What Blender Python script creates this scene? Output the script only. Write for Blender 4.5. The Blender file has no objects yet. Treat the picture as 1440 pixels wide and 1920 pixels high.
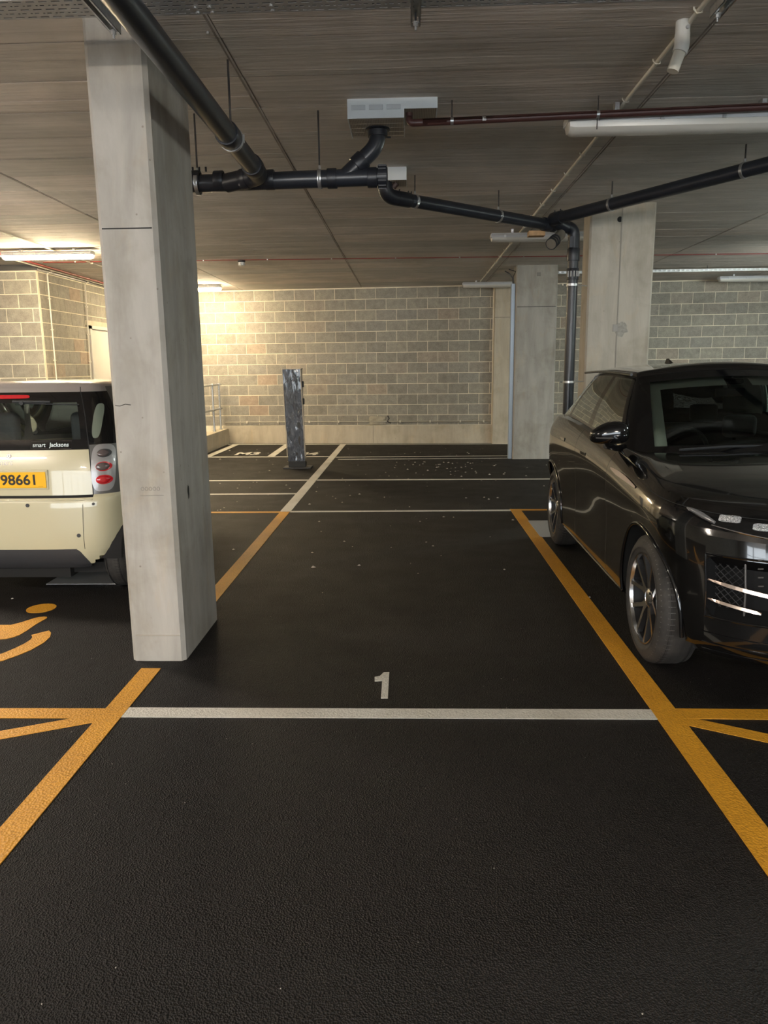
import bpy, bmesh, math, random
from mathutils import Vector, Matrix
random.seed(7)
SC = bpy.context.scene
COL = SC.collection
PI = math.pi

# ------------------------------------------------------------------ camera, world, exposure
cam_d = bpy.data.cameras.new('camera'); cam = bpy.data.objects.new('camera', cam_d); COL.objects.link(cam)
cam_d.sensor_fit = 'VERTICAL'; cam_d.sensor_height = 36.0; cam_d.lens = 36.0 * 1396.7 / 1920.0
cam_d.clip_start = 0.05
_yaw, _pit, _rol = -0.0352354, 0.192775, 0.0121
_f = Vector((math.sin(_yaw)*math.cos(_pit), math.cos(_yaw)*math.cos(_pit), -math.sin(_pit)))
_r0 = Vector((math.cos(_yaw), -math.sin(_yaw), 0)); _d0 = _f.cross(_r0)
_r = _r0*math.cos(_rol) + _d0*math.sin(_rol); _d = -_r0*math.sin(_rol) + _d0*math.cos(_rol)
_m = Matrix((( _r.x, -_d.x, -_f.x, 0), (_r.y, -_d.y, -_f.y, 0), (_r.z, -_d.z, -_f.z, 1.65), (0, 0, 0, 1)))
cam.matrix_world = _m
SC.camera = cam
w = bpy.data.worlds.new('world'); SC.world = w; w.use_nodes = True
w.node_tree.nodes['Background'].inputs[0].default_value = (0.86, 0.94, 1.0, 1)
w.node_tree.nodes['Background'].inputs[1].default_value = 0.36
vs = SC.view_settings
vs.view_transform = 'Standard'; vs.look = 'None'; vs.gamma = 1.0; vs.exposure = 4.55
vs.use_curve_mapping = False
# lamps: strength of the lit tube diffusers (W/m2/sr scale), colours
WARM = (1.0, 0.80, 0.50); NEUT = (1.0, 0.88, 0.74); COOL = (0.90, 1.0, 0.93)
LIT = [  # x, y, z, strength, colour, label
    (-5.06, 10.80, 12.0, WARM, 'lit tube light left of the near column, above the block wall corner'),
    (-4.40, 15.40, 11.5, WARM, 'small lit tube light just right of the near column at the back wall'),
    (-5.05, 6.20, 14.0, NEUT, 'lit tube light above the cream car, outside the photo on the left'),
    (-5.05, 1.60, 16.0, NEUT, 'lit tube light to the left of the bay'),
    (-2.00, -2.50, 19.0, NEUT, 'lit tube light behind the viewer on the left'),
    (2.60, -3.20, 15.0, NEUT, 'lit tube light behind the viewer on the right'),
    (6.60, 10.80, 14.0, COOL, 'lit tube light far right beyond the pillar'),
    (6.60, 6.20, 12.0, COOL, 'lit tube light to the right of the black car'),
    (6.60, 1.60, 10.0, COOL, 'lit tube light right of the black car bonnet'),
]

# ------------------------------------------------------------------ materials
def nt(name):
    m = bpy.data.materials.new(name); m.use_nodes = True
    n = m.node_tree; return m, n, n.nodes['Principled BSDF']
def N(n, t, **k):
    x = n.nodes.new(t)
    for a, b in k.items():
        if a in ('operation', 'blend_type', 'data_type', 'feature', 'noise_dimensions', 'distance'): setattr(x, a, b)
        else: x.inputs[a].default_value = b
    return x
def simple(name, col, rough=0.5, metal=0.0, spec=0.5, coat=0.0, noise=0.0, bump=0.0, scale=30.0, emit=None, es=0.0):
    m, n, p = nt(name)
    p.inputs['Base Color'].default_value = (*col, 1); p.inputs['Roughness'].default_value = rough
    p.inputs['Metallic'].default_value = metal; p.inputs['Specular IOR Level'].default_value = spec
    p.inputs['Coat Weight'].default_value = coat; p.inputs['Coat Roughness'].default_value = 0.03
    if noise or bump:
        tc = n.nodes.new('ShaderNodeTexCoord'); nz = N(n, 'ShaderNodeTexNoise', Scale=scale, Detail=5.0)
        n.links.new(tc.outputs['Object'], nz.inputs['Vector'])
        if noise:
            r = n.nodes.new('ShaderNodeValToRGB')
            r.color_ramp.elements[0].position = 0.3; r.color_ramp.elements[1].position = 0.7
            r.color_ramp.elements[0].color = (*[c*(1-noise) for c in col], 1)
            r.color_ramp.elements[1].color = (*[min(1, c*(1+noise)) for c in col], 1)
            n.links.new(nz.outputs['Fac'], r.inputs['Fac']); n.links.new(r.outputs['Color'], p.inputs['Base Color'])
        if bump:
            b = N(n, 'ShaderNodeBump', Strength=bump, Distance=0.01)
            n.links.new(nz.outputs['Fac'], b.inputs['Height']); n.links.new(b.outputs['Normal'], p.inputs['Normal'])
    if emit:
        p.inputs['Emission Color'].default_value = (*emit, 1); p.inputs['Emission Strength'].default_value = es
    return m
def ramp(n, fac, stops):
    r = n.nodes.new('ShaderNodeValToRGB'); e = r.color_ramp.elements
    while len(e) < len(stops): e.new(0.5)
    for i, (p, c) in enumerate(stops): e[i].position = p; e[i].color = (*c, 1)
    n.links.new(fac, r.inputs['Fac']); return r.outputs['Color']
def mapped(n, scale, rot=(0, 0, 0), src='Object'):
    tc = n.nodes.new('ShaderNodeTexCoord'); mp = n.nodes.new('ShaderNodeMapping')
    mp.inputs['Scale'].default_value = scale; mp.inputs['Rotation'].default_value = rot
    if src == 'World':
        g = n.nodes.new('ShaderNodeNewGeometry'); n.links.new(g.outputs['Position'], mp.inputs['Vector'])
    else: n.links.new(tc.outputs[src], mp.inputs['Vector'])
    return mp.outputs['Vector']
def noise(n, vec, scale, detail=4.0, rough=0.5, dist=0.0):
    z = N(n, 'ShaderNodeTexNoise', Scale=scale, Detail=detail, Roughness=rough, Distortion=dist)
    n.links.new(vec, z.inputs['Vector']); return z.outputs['Fac']
def mix(n, a, b, fac, mode='MIX'):
    x = n.nodes.new('ShaderNodeMix'); x.data_type = 'RGBA'; x.blend_type = mode
    for s, v in ((6, a), (7, b)):
        if isinstance(v, tuple): x.inputs[s].default_value = (*v, 1)
        else: n.links.new(v, x.inputs[s])
    if isinstance(fac, (int, float)): x.inputs[0].default_value = fac
    else: n.links.new(fac, x.inputs[0])
    return x.outputs[2]
def math_(n, op, a, b=None):
    x = n.nodes.new('ShaderNodeMath'); x.operation = op
    for i, v in enumerate((a, b)):
        if v is None: continue
        if isinstance(v, (int, float)): x.inputs[i].default_value = v
        else: n.links.new(v, x.inputs[i])
    return x.outputs[0]
def bump(n, p, h, strength, dist=0.01, prev=None):
    b = N(n, 'ShaderNodeBump', Strength=strength, Distance=dist)
    n.links.new(h, b.inputs['Height'])
    if prev is not None: n.links.new(prev, b.inputs['Normal'])
    n.links.new(b.outputs['Normal'], p.inputs['Normal']); return b.outputs['Normal']
M = {}
# asphalt
m, n, p = nt('asphalt')
v = mapped(n, (1, 1, 1), src='World')
big = noise(n, v, 0.55, 3.0, 0.55, 0.5); mid = noise(n, v, 3.2, 4.0, 0.6); fin = noise(n, v, 42, 3.0, 0.7)
vo = N(n, 'ShaderNodeTexVoronoi', Scale=165.0); n.links.new(v, vo.inputs['Vector'])
c = ramp(n, big, [(0.3, (0.0044, 0.0036, 0.0035)), (0.7, (0.0088, 0.0074, 0.0072))])
c2 = ramp(n, mid, [(0.32, (0.55, 0.55, 0.55)), (0.72, (1.35, 1.32, 1.28))])
c = mix(n, c, c2, 1.0, 'MULTIPLY')
sp = ramp(n, vo.outputs['Color'], [(0.0, (0.45, 0.45, 0.45)), (0.7, (1.25, 1.2, 1.2)), (1.0, (3.2, 3.1, 3.0))])
c = mix(n, c, sp, 1.0, 'MULTIPLY')
n.links.new(c, p.inputs['Base Color'])
ro = n.nodes.new('ShaderNodeMapRange'); ro.inputs[3].default_value = 0.42; ro.inputs[4].default_value = 0.70
n.links.new(mid, ro.inputs[0]); n.links.new(ro.outputs[0], p.inputs['Roughness'])
p.inputs['Specular IOR Level'].default_value = 0.24
n1 = bump(n, p, vo.outputs['Distance'], 1.0, 0.007)
bump(n, p, fin, 0.22, 0.005, n1)
M['asphalt'] = m
# paints
def paint(name, col, dirt):
    m, n, p = nt(name); v = mapped(n, (1, 1, 1), src='World')
    a = noise(n, v, 60, 4.0, 0.7); b = noise(n, v, 2.0, 3.0)
    c = ramp(n, a, [(0.30, tuple(x*dirt for x in col)), (0.52, col)])
    c = mix(n, c, ramp(n, b, [(0.3, (0.82, 0.80, 0.76)), (0.7, (1.05, 1.05, 1.05))]), 1.0, 'MULTIPLY')
    n.links.new(c, p.inputs['Base Color']); p.inputs['Roughness'].default_value = 0.55
    vo = N(n, 'ShaderNodeTexVoronoi', Scale=95.0); n.links.new(v, vo.inputs['Vector'])
    bump(n, p, vo.outputs['Distance'], 0.5, 0.005)
    return m
M['yellow'] = paint('yellow_paint', (0.62, 0.29, 0.018), 0.72)
M['white'] = paint('white_paint', (0.60, 0.58, 0.53), 0.72)
# board-marked ceiling
def boards(name):
    m, n, p = nt(name); v = mapped(n, (0.30, 3.2, 3.2), src='World'); v2 = mapped(n, (1, 1, 1), src='World')
    vf = mapped(n, (0.55, 11.0, 1.0), src='World')
    oi = n.nodes.new('ShaderNodeObjectInfo')
    a = noise(n, v, 2.2, 6.0, 0.6, 0.6); b = noise(n, v2, 1.1, 4.0, 0.6, 0.8); f = noise(n, vf, 1.6, 6.0, 0.65, 0.4)
    c = ramp(n, a, [(0.28, (0.53, 0.485, 0.44)), (0.5, (0.61, 0.562, 0.515)), (0.74, (0.69, 0.64, 0.59))])
    c = mix(n, c, ramp(n, b, [(0.3, (0.80, 0.82, 0.81)), (0.7, (1.10, 1.08, 1.07))]), 1.0, 'MULTIPLY')
    c = mix(n, c, ramp(n, f, [(0.3, (0.88, 0.88, 0.88)), (0.6, (1.03, 1.03, 1.03)), (0.8, (1.18, 1.17, 1.15))]), 1.0, 'MULTIPLY')
    c = mix(n, c, ramp(n, oi.outputs['Random'], [(0, (0.86, 0.88, 0.87)), (0.5, (1, 1, 1)), (1, (1.12, 1.08, 1.05))]), 1.0, 'MULTIPLY')
    n.links.new(c, p.inputs['Base Color']); p.inputs['Roughness'].default_value = 0.75
    n1 = bump(n, p, f, 0.85, 0.02); bump(n, p, a, 0.5, 0.02, n1)
    return m
M['boards'] = boards('board_marked_concrete')
# cast concrete columns
def concrete(name, lo, hi, streak, stain=(0.75, 0.72, 0.66)):
    m, n, p = nt(name); v = mapped(n, (5, 5, 0.9)); v2 = mapped(n, (1, 1, 1)); v3 = mapped(n, (2.2, 2.2, 0.8))
    a = noise(n, v, 1.6, 6.0, 0.62, 0.5); b = noise(n, v2, 2.4, 5.0, 0.6, 0.4); d = noise(n, v3, 2.0, 4.0, 0.6, 1.0)
    c = ramp(n, a, [(0.28, lo), (0.72, hi)])
    c = mix(n, c, ramp(n, b, [(0.34, stain), (0.52, (1, 1, 1))]), streak, 'MULTIPLY')
    c = mix(n, c, ramp(n, d, [(0.55, (1, 1, 1)), (0.8, (1.06, 0.95, 0.80))]), 0.7, 'MULTIPLY')
    pits = N(n, 'ShaderNodeTexVoronoi', Scale=9.0); n.links.new(v2, pits.inputs['Vector'])
    c = mix(n, c, ramp(n, pits.outputs['Distance'], [(0.035, (0.55, 0.52, 0.48)), (0.06, (1, 1, 1))]), 0.8, 'MULTIPLY')
    n.links.new(c, p.inputs['Base Color']); p.inputs['Roughness'].default_value = 0.7
    fin = noise(n, v2, 60, 4.0)
    n1 = bump(n, p, a, 0.25, 0.006); bump(n, p, fin, 0.25, 0.002, n1)
    return m
M['concrete'] = concrete('column_concrete', (0.31, 0.29, 0.258), (0.445, 0.42, 0.378), 0.7)
M['concrete3'] = concrete('cream_concrete', (0.40, 0.36, 0.295), (0.54, 0.495, 0.415), 0.6)
M['concrete2'] = concrete('pale_concrete', (0.46, 0.405, 0.315), (0.60, 0.54, 0.43), 0.6)
# blocks
m, n, p = nt('concrete_block')
oi = n.nodes.new('ShaderNodeObjectInfo'); v = mapped(n, (1, 1, 1), src='World')
c = ramp(n, oi.outputs['Random'], [(0.0, (0.262, 0.246, 0.215)), (0.35, (0.300, 0.284, 0.248)), (0.62, (0.33, 0.308, 0.262)), (0.80, (0.29, 0.278, 0.252)), (0.95, (0.345, 0.30, 0.25)), (1.0, (0.36, 0.285, 0.225))])
a = noise(n, v, 9.0, 6.0, 0.7); f = noise(n, v, 70.0, 3.0, 0.7)
c = mix(n, c, ramp(n, a, [(0.3, (0.80, 0.80, 0.80)), (0.7, (1.22, 1.20, 1.16))]), 1.0, 'MULTIPLY')
c = mix(n, c, ramp(n, f, [(0.3, (0.8, 0.8, 0.8)), (0.7, (1.2, 1.2, 1.2))]), 1.0, 'MULTIPLY')
n.links.new(c, p.inputs['Base Color']); p.inputs['Roughness'].default_value = 0.85
bump(n, p, f, 0.5, 0.004); M['block'] = m
M['mortar'] = simple('mortar', (0.80, 0.73, 0.575), 0.85, noise=0.12, scale=6)
# wall far out of view
m, n, p = nt('plain_block_wall')
v = mapped(n, (1, 1, 1), src='Generated')
br = n.nodes.new('ShaderNodeTexBrick'); tcg = n.nodes.new('ShaderNodeTexCoord'); n.links.new(tcg.outputs['UV'], br.inputs['Vector'])
br.inputs['Scale'].default_value = 1.0; br.inputs['Brick Width'].default_value = 0.44; br.inputs['Row Height'].default_value = 0.222
br.inputs['Mortar Size'].default_value = 0.006
br.inputs['Color1'].default_value = (0.24, 0.225, 0.195, 1); br.inputs['Color2'].default_value = (0.29, 0.27, 0.23, 1); br.inputs['Mortar'].default_value = (0.5, 0.46, 0.36, 1)
n.links.new(br.outputs['Color'], p.inputs['Base Color']); p.inputs['Roughness'].default_value = 0.85; M['plainwall'] = m
M['pipe'] = simple('black_pipe_plastic', (0.017, 0.020, 0.027), 0.33, spec=0.55, noise=0.25, scale=8)
M['fitting'] = simple('black_fitting_plastic', (0.013, 0.015, 0.021), 0.38, spec=0.5)
M['galv'] = simple('galvanised_steel', (0.55, 0.56, 0.57), 0.35, 0.9, noise=0.15, scale=40)
M['rod'] = simple('threaded_rod', (0.045, 0.04, 0.038), 0.5, 0.2)
M['tray'] = simple('tray_steel', (0.46, 0.46, 0.45), 0.5, 0.35, noise=0.12, scale=12)
M['redpipe'] = simple('red_brown_pipe', (0.085, 0.035, 0.030), 0.4, noise=0.15, scale=20)
M['redcable'] = simple('red_cable', (0.26, 0.03, 0.026), 0.5)
M['wplastic'] = simple('white_plastic', (0.72, 0.72, 0.69), 0.4)
M['cplastic'] = simple('cream_conduit_plastic', (0.66, 0.62, 0.53), 0.45)
M['gplastic'] = simple('grey_light_housing', (0.52, 0.53, 0.55), 0.45)
m, n, p = nt('unlit_diffuser'); p.inputs['Base Color'].default_value = (0.60, 0.58, 0.53, 1); p.inputs['Roughness'].default_value = 0.25
p.inputs['Subsurface Weight'].default_value = 0.0; M['diffuser'] = m
M['mesh'] = simple('fire_board_mesh', (0.42, 0.37, 0.30), 0.7)
M['meshwire'] = simple('mesh_wire', (0.60, 0.54, 0.44), 0.6)
M['tin'] = simple('white_coated_steel', (0.66, 0.69, 0.70), 0.35, noise=0.05, scale=5)
M['bluetrunk'] = simple('bluish_steel_trunking', (0.42, 0.50, 0.60), 0.35, 0.3)
M['door'] = simple('white_door', (0.60, 0.58, 0.54), 0.5)
M['crumb'] = simple('pale_crumbs', (0.45, 0.42, 0.38), 0.8)
M['wood'] = simple('raw_timber', (0.45, 0.27, 0.13), 0.7, noise=0.2, scale=25)
M['dark'] = simple('dark_gap', (0.008, 0.008, 0.009), 0.8)
# cars
def carpaint(name, col, rough=0.16, coat=1.0, spec=0.5):
    return simple(name, col, rough, 0.0, spec, coat)
M['black'] = carpaint('black_car_paint', (0.0040, 0.0038, 0.0038), 0.12, 1.0)
M['gloss'] = simple('gloss_black_trim', (0.004, 0.004, 0.0045), 0.10, spec=0.5, coat=0.5)
M['cream'] = carpaint('cream_car_paint', (0.53, 0.485, 0.325), 0.30, 0.8)
M['silver'] = simple('silver_paint', (0.36, 0.35, 0.35), 0.32, 0.45, coat=0.6)
M['greytrim'] = simple('dark_grey_safety_cell', (0.13, 0.125, 0.12), 0.38, 0.4, coat=0.5)
M['roofsilver'] = simple('bronze_silver_roof_paint', (0.42, 0.38, 0.36), 0.28, 0.5, coat=0.7)
M['dplastic'] = simple('dark_bumper_plastic', (0.040, 0.040, 0.043), 0.5)
M['well'] = simple('wheel_well_liner', (0.006, 0.006, 0.006), 0.9)
M['chrome'] = simple('chrome', (0.80, 0.80, 0.80), 0.12, 1.0)
M['satin'] = simple('copper_tinted_chrome', (0.75, 0.62, 0.54), 0.22, 1.0)
M['alloy'] = simple('polished_alloy', (0.62, 0.61, 0.60), 0.22, 1.0)
M['alloydark'] = simple('dark_painted_alloy', (0.010, 0.010, 0.011), 0.5, 0.0)
M['disc'] = simple('brake_disc', (0.035, 0.032, 0.03), 0.5, 0.3)
M['lamp'] = simple('headlamp_crystal', (0.75, 0.77, 0.80), 0.12, 0.9, noise=0.75, scale=190, bump=0.8)
m, n, p = nt('tyre_rubber'); v = mapped(n, (1, 1, 1)); a = noise(n, v, 9.0, 5.0, 0.65)
c = ramp(n, a, [(0.35, (0.018, 0.017, 0.016)), (0.75, (0.055, 0.049, 0.043))]); n.links.new(c, p.inputs['Base Color'])
p.inputs['Roughness'].default_value = 0.75; M['tyre'] = m
def glass(name, tint, base_refl=0.04, rough=0.0, gain=1.0):
    m = bpy.data.materials.new(name); m.use_nodes = True; n = m.node_tree; n.nodes.clear()
    o = n.nodes.new('ShaderNodeOutputMaterial'); t = n.nodes.new('ShaderNodeBsdfTransparent'); g = n.nodes.new('ShaderNodeBsdfGlossy')
    t.inputs[0].default_value = (*tint, 1); g.inputs['Roughness'].default_value = rough; g.inputs['Color'].default_value = (0.95, 1.0, 0.96, 1)
    fr = n.nodes.new('ShaderNodeFresnel'); fr.inputs['IOR'].default_value = 1.5
    ml = math_(n, 'MULTIPLY', fr.outputs[0], gain); ml = math_(n, 'MINIMUM', ml, 1.0)
    mx = n.nodes.new('ShaderNodeMixShader'); n.links.new(ml, mx.inputs[0])
    n.links.new(t.outputs[0], mx.inputs[1]); n.links.new(g.outputs[0], mx.inputs[2]); n.links.new(mx.outputs[0], o.inputs[0])
    return m
M['glass'] = glass('clear_car_glass', (0.80, 0.88, 0.84))
M['tglass'] = glass('tinted_side_glass', (0.35, 0.38, 0.35), gain=2.2)
M['dglass'] = glass('dark_privacy_glass', (0.05, 0.06, 0.06), gain=2.0)
M['int_dark'] = simple('dark_interior_trim', (0.018, 0.020, 0.023), 0.6)
M['int_seat'] = simple('charcoal_seat_fabric', (0.030, 0.034, 0.040), 0.8, noise=0.2, scale=60)
M['int_light'] = simple('pale_headlining', (0.62, 0.70, 0.67), 0.8)
M['redlens'] = simple('red_lens', (0.50, 0.012, 0.02), 0.12, coat=1.0, spec=0.6)
M['smokelens'] = simple('smoked_lens', (0.11, 0.085, 0.085), 0.12, coat=1.0)
M['plate'] = simple('yellow_number_plate', (0.86, 0.47, 0.012), 0.35, coat=0.3)
M['ink'] = simple('black_ink', (0.012, 0.012, 0.012), 0.5)
M['sticker'] = simple('white_sticker_print', (0.62, 0.70, 0.72), 0.5)
M['badge'] = simple('grey_badge', (0.22, 0.21, 0.20), 0.35, 0.6)
# wrap of the charging post
m, n, p = nt('shrink_wrap'); v = mapped(n, (1, 1, 0.5)); a = noise(n, v, 14.0, 5.0, 0.6, 1.5); b = noise(n, v, 40.0, 3.0, 0.6, 2.0)
c = ramp(n, a, [(0.35, (0.035, 0.042, 0.058)), (0.62, (0.10, 0.115, 0.145)), (0.75, (0.35, 0.38, 0.42))])
n.links.new(c, p.inputs['Base Color']); p.inputs['Roughness'].default_value = 0.16; p.inputs['Coat Weight'].default_value = 1.0
n1 = bump(n, p, a, 1.0, 0.03); bump(n, p, b, 0.5, 0.01, n1); M['wrap'] = m
m, n, p = nt('checker_plate'); v = mapped(n, (1, 1, 1), rot=(0, 0, 0.7), src='World'); ch = N(n, 'ShaderNodeTexChecker', Scale=34.0); n.links.new(v, ch.inputs['Vector'])
p.inputs['Metallic'].default_value = 0.5; p.inputs['Base Color'].default_value = (0.5, 0.5, 0.5, 1); p.inputs['Roughness'].default_value = 0.42
bump(n, p, ch.outputs['Fac'], 0.8, 0.006); M['checker'] = m
def lampmat(i, col, s):
    m = bpy.data.materials.new('lit_diffuser_%d' % i); m.use_nodes = True; n = m.node_tree; n.nodes.clear()
    o = n.nodes.new('ShaderNodeOutputMaterial'); e = n.nodes.new('ShaderNodeEmission')
    e.inputs[0].default_value = (*col, 1); e.inputs[1].default_value = s; n.links.new(e.outputs[0], o.inputs[0]); return m

# ------------------------------------------------------------------ mesh helpers
class MB:
    def __init__(s): s.v = []; s.f = []
    def add(s, vs, fs):
        k = len(s.v); s.v += [tuple(x) for x in vs]; s.f += [tuple(i+k for i in f) for f in fs]; return s
    def box(s, a, b, bev=0.0):
        if bev > 0: return s.rbox(a, b, bev)
        (x0, y0, z0), (x1, y1, z1) = a, b
        return s.add([(x0,y0,z0),(x1,y0,z0),(x1,y1,z0),(x0,y1,z0),(x0,y0,z1),(x1,y0,z1),(x1,y1,z1),(x0,y1,z1)],
              [(0,3,2,1),(4,5,6,7),(0,1,5,4),(1,2,6,5),(2,3,7,6),(3,0,4,7)])
    def rbox(s, a, b, bev, seg=2):
        bm = bmesh.new(); bmesh.ops.create_cube(bm, size=1)
        for v_ in bm.verts: v_.co = Vector([(a[i]+b[i])/2 + v_.co[i]*(b[i]-a[i]) for i in range(3)])
        bmesh.ops.bevel(bm, geom=bm.edges[:], offset=bev, segments=seg, affect='EDGES', profile=0.5)
        bm.verts.index_update(); s.add([v_.co[:] for v_ in bm.verts], [[q.index for q in f.verts] for f in bm.faces]); bm.free(); return s
    def tube(s, pts, r, seg=16, caps=True):
        pts = [Vector(p_) for p_ in pts]; rs = r if isinstance(r, (list, tuple)) else [r]*len(pts)
        n_ = len(pts); T = []
        for i in range(n_):
            a = pts[max(0, i-1)]; b = pts[min(n_-1, i+1)]; t = (b-a)
            if t.length < 1e-9: t = T[-1] if T else Vector((0, 0, 1))
            T.append(t.normalized())
        up = Vector((0, 0, 1)) if abs(T[0].z) < 0.9 else Vector((1, 0, 0))
        U = T[0].cross(up).normalized(); k = len(s.v); vs_ = []; fs_ = []
        for i in range(n_):
            U = (U - T[i]*U.dot(T[i])).normalized(); V = T[i].cross(U)
            for j in range(seg):
                a = 2*PI*j/seg; vs_.append(pts[i] + (U*math.cos(a) + V*math.sin(a))*rs[i])
        for i in range(n_-1):
            for j in range(seg):
                j2 = (j+1) % seg; fs_.append((i*seg+j, i*seg+j2, (i+1)*seg+j2, (i+1)*seg+j))
        if caps: fs_.append(tuple(reversed(range(seg)))); fs_.append(tuple((n_-1)*seg+j for j in range(seg)))
        return s.add(vs_, fs_)
    def lathe(s, prof, o, ax, seg=32, closed=False):   # prof: (axial, radius)
        o = Vector(o); ax = Vector(ax).normalized(); up = Vector((0, 0, 1)) if abs(ax.z) < 0.9 else Vector((1, 0, 0))
        U = ax.cross(up).normalized(); V = ax.cross(U); vs_ = []; fs_ = []
        for (h, r) in prof:
            for j in range(seg):
                a = 2*PI*j/seg; vs_.append(o + ax*h + (U*math.cos(a)+V*math.sin(a))*r)
        m_ = len(prof)
        for i in range(m_ if closed else m_-1):
            i2 = (i+1) % m_
            for j in range(seg):
                j2 = (j+1) % seg; fs_.append((i*seg+j, i*seg+j2, i2*seg+j2, i2*seg+j))
        return s.add(vs_, fs_)
    def prism(s, poly, z0, z1):
        n_ = len(poly); vs_ = [(x, y, z0) for x, y in poly] + [(x, y, z1) for x, y in poly]
        fs_ = [tuple(range(n_-1, -1, -1)), tuple(range(n_, 2*n_))] + [(i, (i+1) % n_, (i+1) % n_+n_, i+n_) for i in range(n_)]
        return s.add(vs_, fs_)
def mesh(name, mb, mat, smooth=False):
    me = bpy.data.meshes.new(name); me.from_pydata(mb.v, [], mb.f); me.validate()
    bm = bmesh.new(); bm.from_mesh(me); bmesh.ops.recalc_face_normals(bm, faces=bm.faces)
    if smooth:
        for f in bm.faces: f.smooth = True
        for e in bm.edges:
            if len(e.link_faces) == 2 and e.calc_face_angle(0) > smooth: e.smooth = False
    bm.to_mesh(me); bm.free(); me.materials.append(mat); return me
def part(name, mb, mat, parent=None, smooth=False, label=None, kind=None, shift=True):
    if parent is not None and shift and parent.get('_org') is not None:
        o_ = parent['_org']; mb.v = [(x-o_[0], y-o_[1], z-o_[2]) for x, y, z in mb.v]
    o = bpy.data.objects.new(name, mesh(name, mb, mat, smooth)); COL.objects.link(o); o.parent = parent
    if parent is not None and parent.get('_org') is not None: o['_org'] = parent['_org']
    if label: o['label'] = label
    if kind: o['kind'] = kind
    return o
def empty(name, loc, label, cat, group=None, rz=0.0, local=False):
    o = bpy.data.objects.new(name, None); COL.objects.link(o); o.location = loc; o.rotation_euler = (0, 0, rz)
    o.empty_display_size = 0.1
    o['label'] = label; o['category'] = cat
    if group: o['group'] = group
    if not local: o['_org'] = tuple(loc)
    return o
def tag(o, label, cat, group=None, kind=None):
    o['label'] = label; o['category'] = cat
    if group: o['group'] = group
    if kind: o['kind'] = kind
    return o
def single(name, mb, mat, label, cat, smooth=False, group=None, kind=None):
    # one-mesh thing; origin moved to the base centre
    xs, ys, zs_ = zip(*mb.v); o_ = ((min(xs)+max(xs))/2, (min(ys)+max(ys))/2, min(zs_))
    mb.v = [(x-o_[0], y-o_[1], z-o_[2]) for x, y, z in mb.v]
    o = bpy.data.objects.new(name, mesh(name, mb, mat, smooth)); COL.objects.link(o); o.location = o_; o['_org'] = o_
    return tag(o, label, cat, group, kind)
def struct(name, mb, mat, smooth=False, parent=None, label=None):
    o = part(name, mb, mat, parent, smooth)
    if parent is None: o['kind'] = 'structure'; o['label'] = label or name.replace('_', ' ')
    return o
def arc(p0, p1, p2, r, n_=8):
    # rounded corner path through p1
    p0, p1, p2 = Vector(p0), Vector(p1), Vector(p2); a = (p0-p1).normalized(); b = (p2-p1).normalized()
    s_ = p1 + a*r; e_ = p1 + b*r
    return [s_*(1-t)**2 + p1*2*t*(1-t) + e_*t*t for t in [i/n_ for i in range(n_+1)]]
AM = math.radians(32)
def CZ(y): return 3.36 - 0.005*(y-4)
def WY(x): return 16.30 - 0.064*x     # back wall plane
def text_mb(body, size, depth=0.0005, bold=0.0, shear=0.0, align='CENTER'):
    cu = bpy.data.curves.new('text', 'FONT'); cu.body = body; cu.size = size; cu.extrude = depth; cu.offset = bold
    cu.align_x = align; cu.align_y = 'CENTER'; cu.shear = shear; cu.resolution_u = 4
    o = bpy.data.objects.new('text', cu); COL.objects.link(o)
    dg = bpy.context.evaluated_depsgraph_get(); e = o.evaluated_get(dg); me = e.to_mesh()
    mb = MB(); mb.add([v_.co[:] for v_ in me.vertices], [tuple(f.vertices) for f in me.polygons])
    e.to_mesh_clear(); bpy.data.objects.remove(o); bpy.data.curves.remove(cu); return mb
def xform(mb, fn): mb.v = [tuple(fn(Vector(v_))) for v_ in mb.v]; return mb

# ------------------------------------------------------------------ floor and ceiling
mb = MB(); mb.box((-11, -9, -0.15), (13, 18, 0.0)); struct('floor', mb, M['asphalt'], label='dark asphalt car park floor')
mb = MB(); mb.add([(-11, -9, CZ(-9)+.012), (13, -9, CZ(-9)+.012), (13, 18, CZ(18)+.012), (-11, 18, CZ(18)+.012),
                   (-11, -9, CZ(-9)+.3), (13, -9, CZ(-9)+.3), (13, 18, CZ(18)+.3), (-11, 18, CZ(18)+.3)],
                  [(0,3,2,1),(4,5,6,7),(0,1,5,4),(1,2,6,5),(2,3,7,6),(3,0,4,7)])
ceil = struct('ceiling', mb, M['boards'], label='board-marked concrete ceiling')
def panel_mesh(wx, wy, var):
    # cast board impression: chamfered tile with a few lengthwise ridges
    rnd = random.Random(var); mb = MB(); g = 0.005; k = 5; ys = [-wy/2+g] + sorted(-wy/2+wy*(i+rnd.uniform(-.25, .25))/k for i in range(1, k)) + [wy/2-g]
    vs_ = []; fs_ = []
    def strip(y0, y1, z): 
        b = len(mb.v); mb.add([(-wx/2+g, y0, z), (wx/2-g, y0, z), (wx/2-g, y1, z), (-wx/2+g, y1, z),
            (-wx/2+g, y0-.0004, .012), (wx/2-g, y0-.0004, .012), (wx/2-g, y1+.0004, .012), (-wx/2+g, y1+.0004, .012)],
            [(0,1,2,3), (0,4,5,1), (1,5,6,2), (2,6,7,3), (3,7,4,0)])
    for i in range(k): strip(ys[i]+(.0004 if i else .0), ys[i+1]-(.0004 if i < k-1 else .0), -rnd.uniform(0, .0012))
    return mesh('formwork_panel', mb, M['boards'])
PW = 2.56; PD = 0.532
M['seam'] = simple('seam_stain', (0.30, 0.26, 0.225), 0.9, noise=.3, scale=5)
pms = [panel_mesh(PW, PD, i) for i in range(6)]
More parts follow.
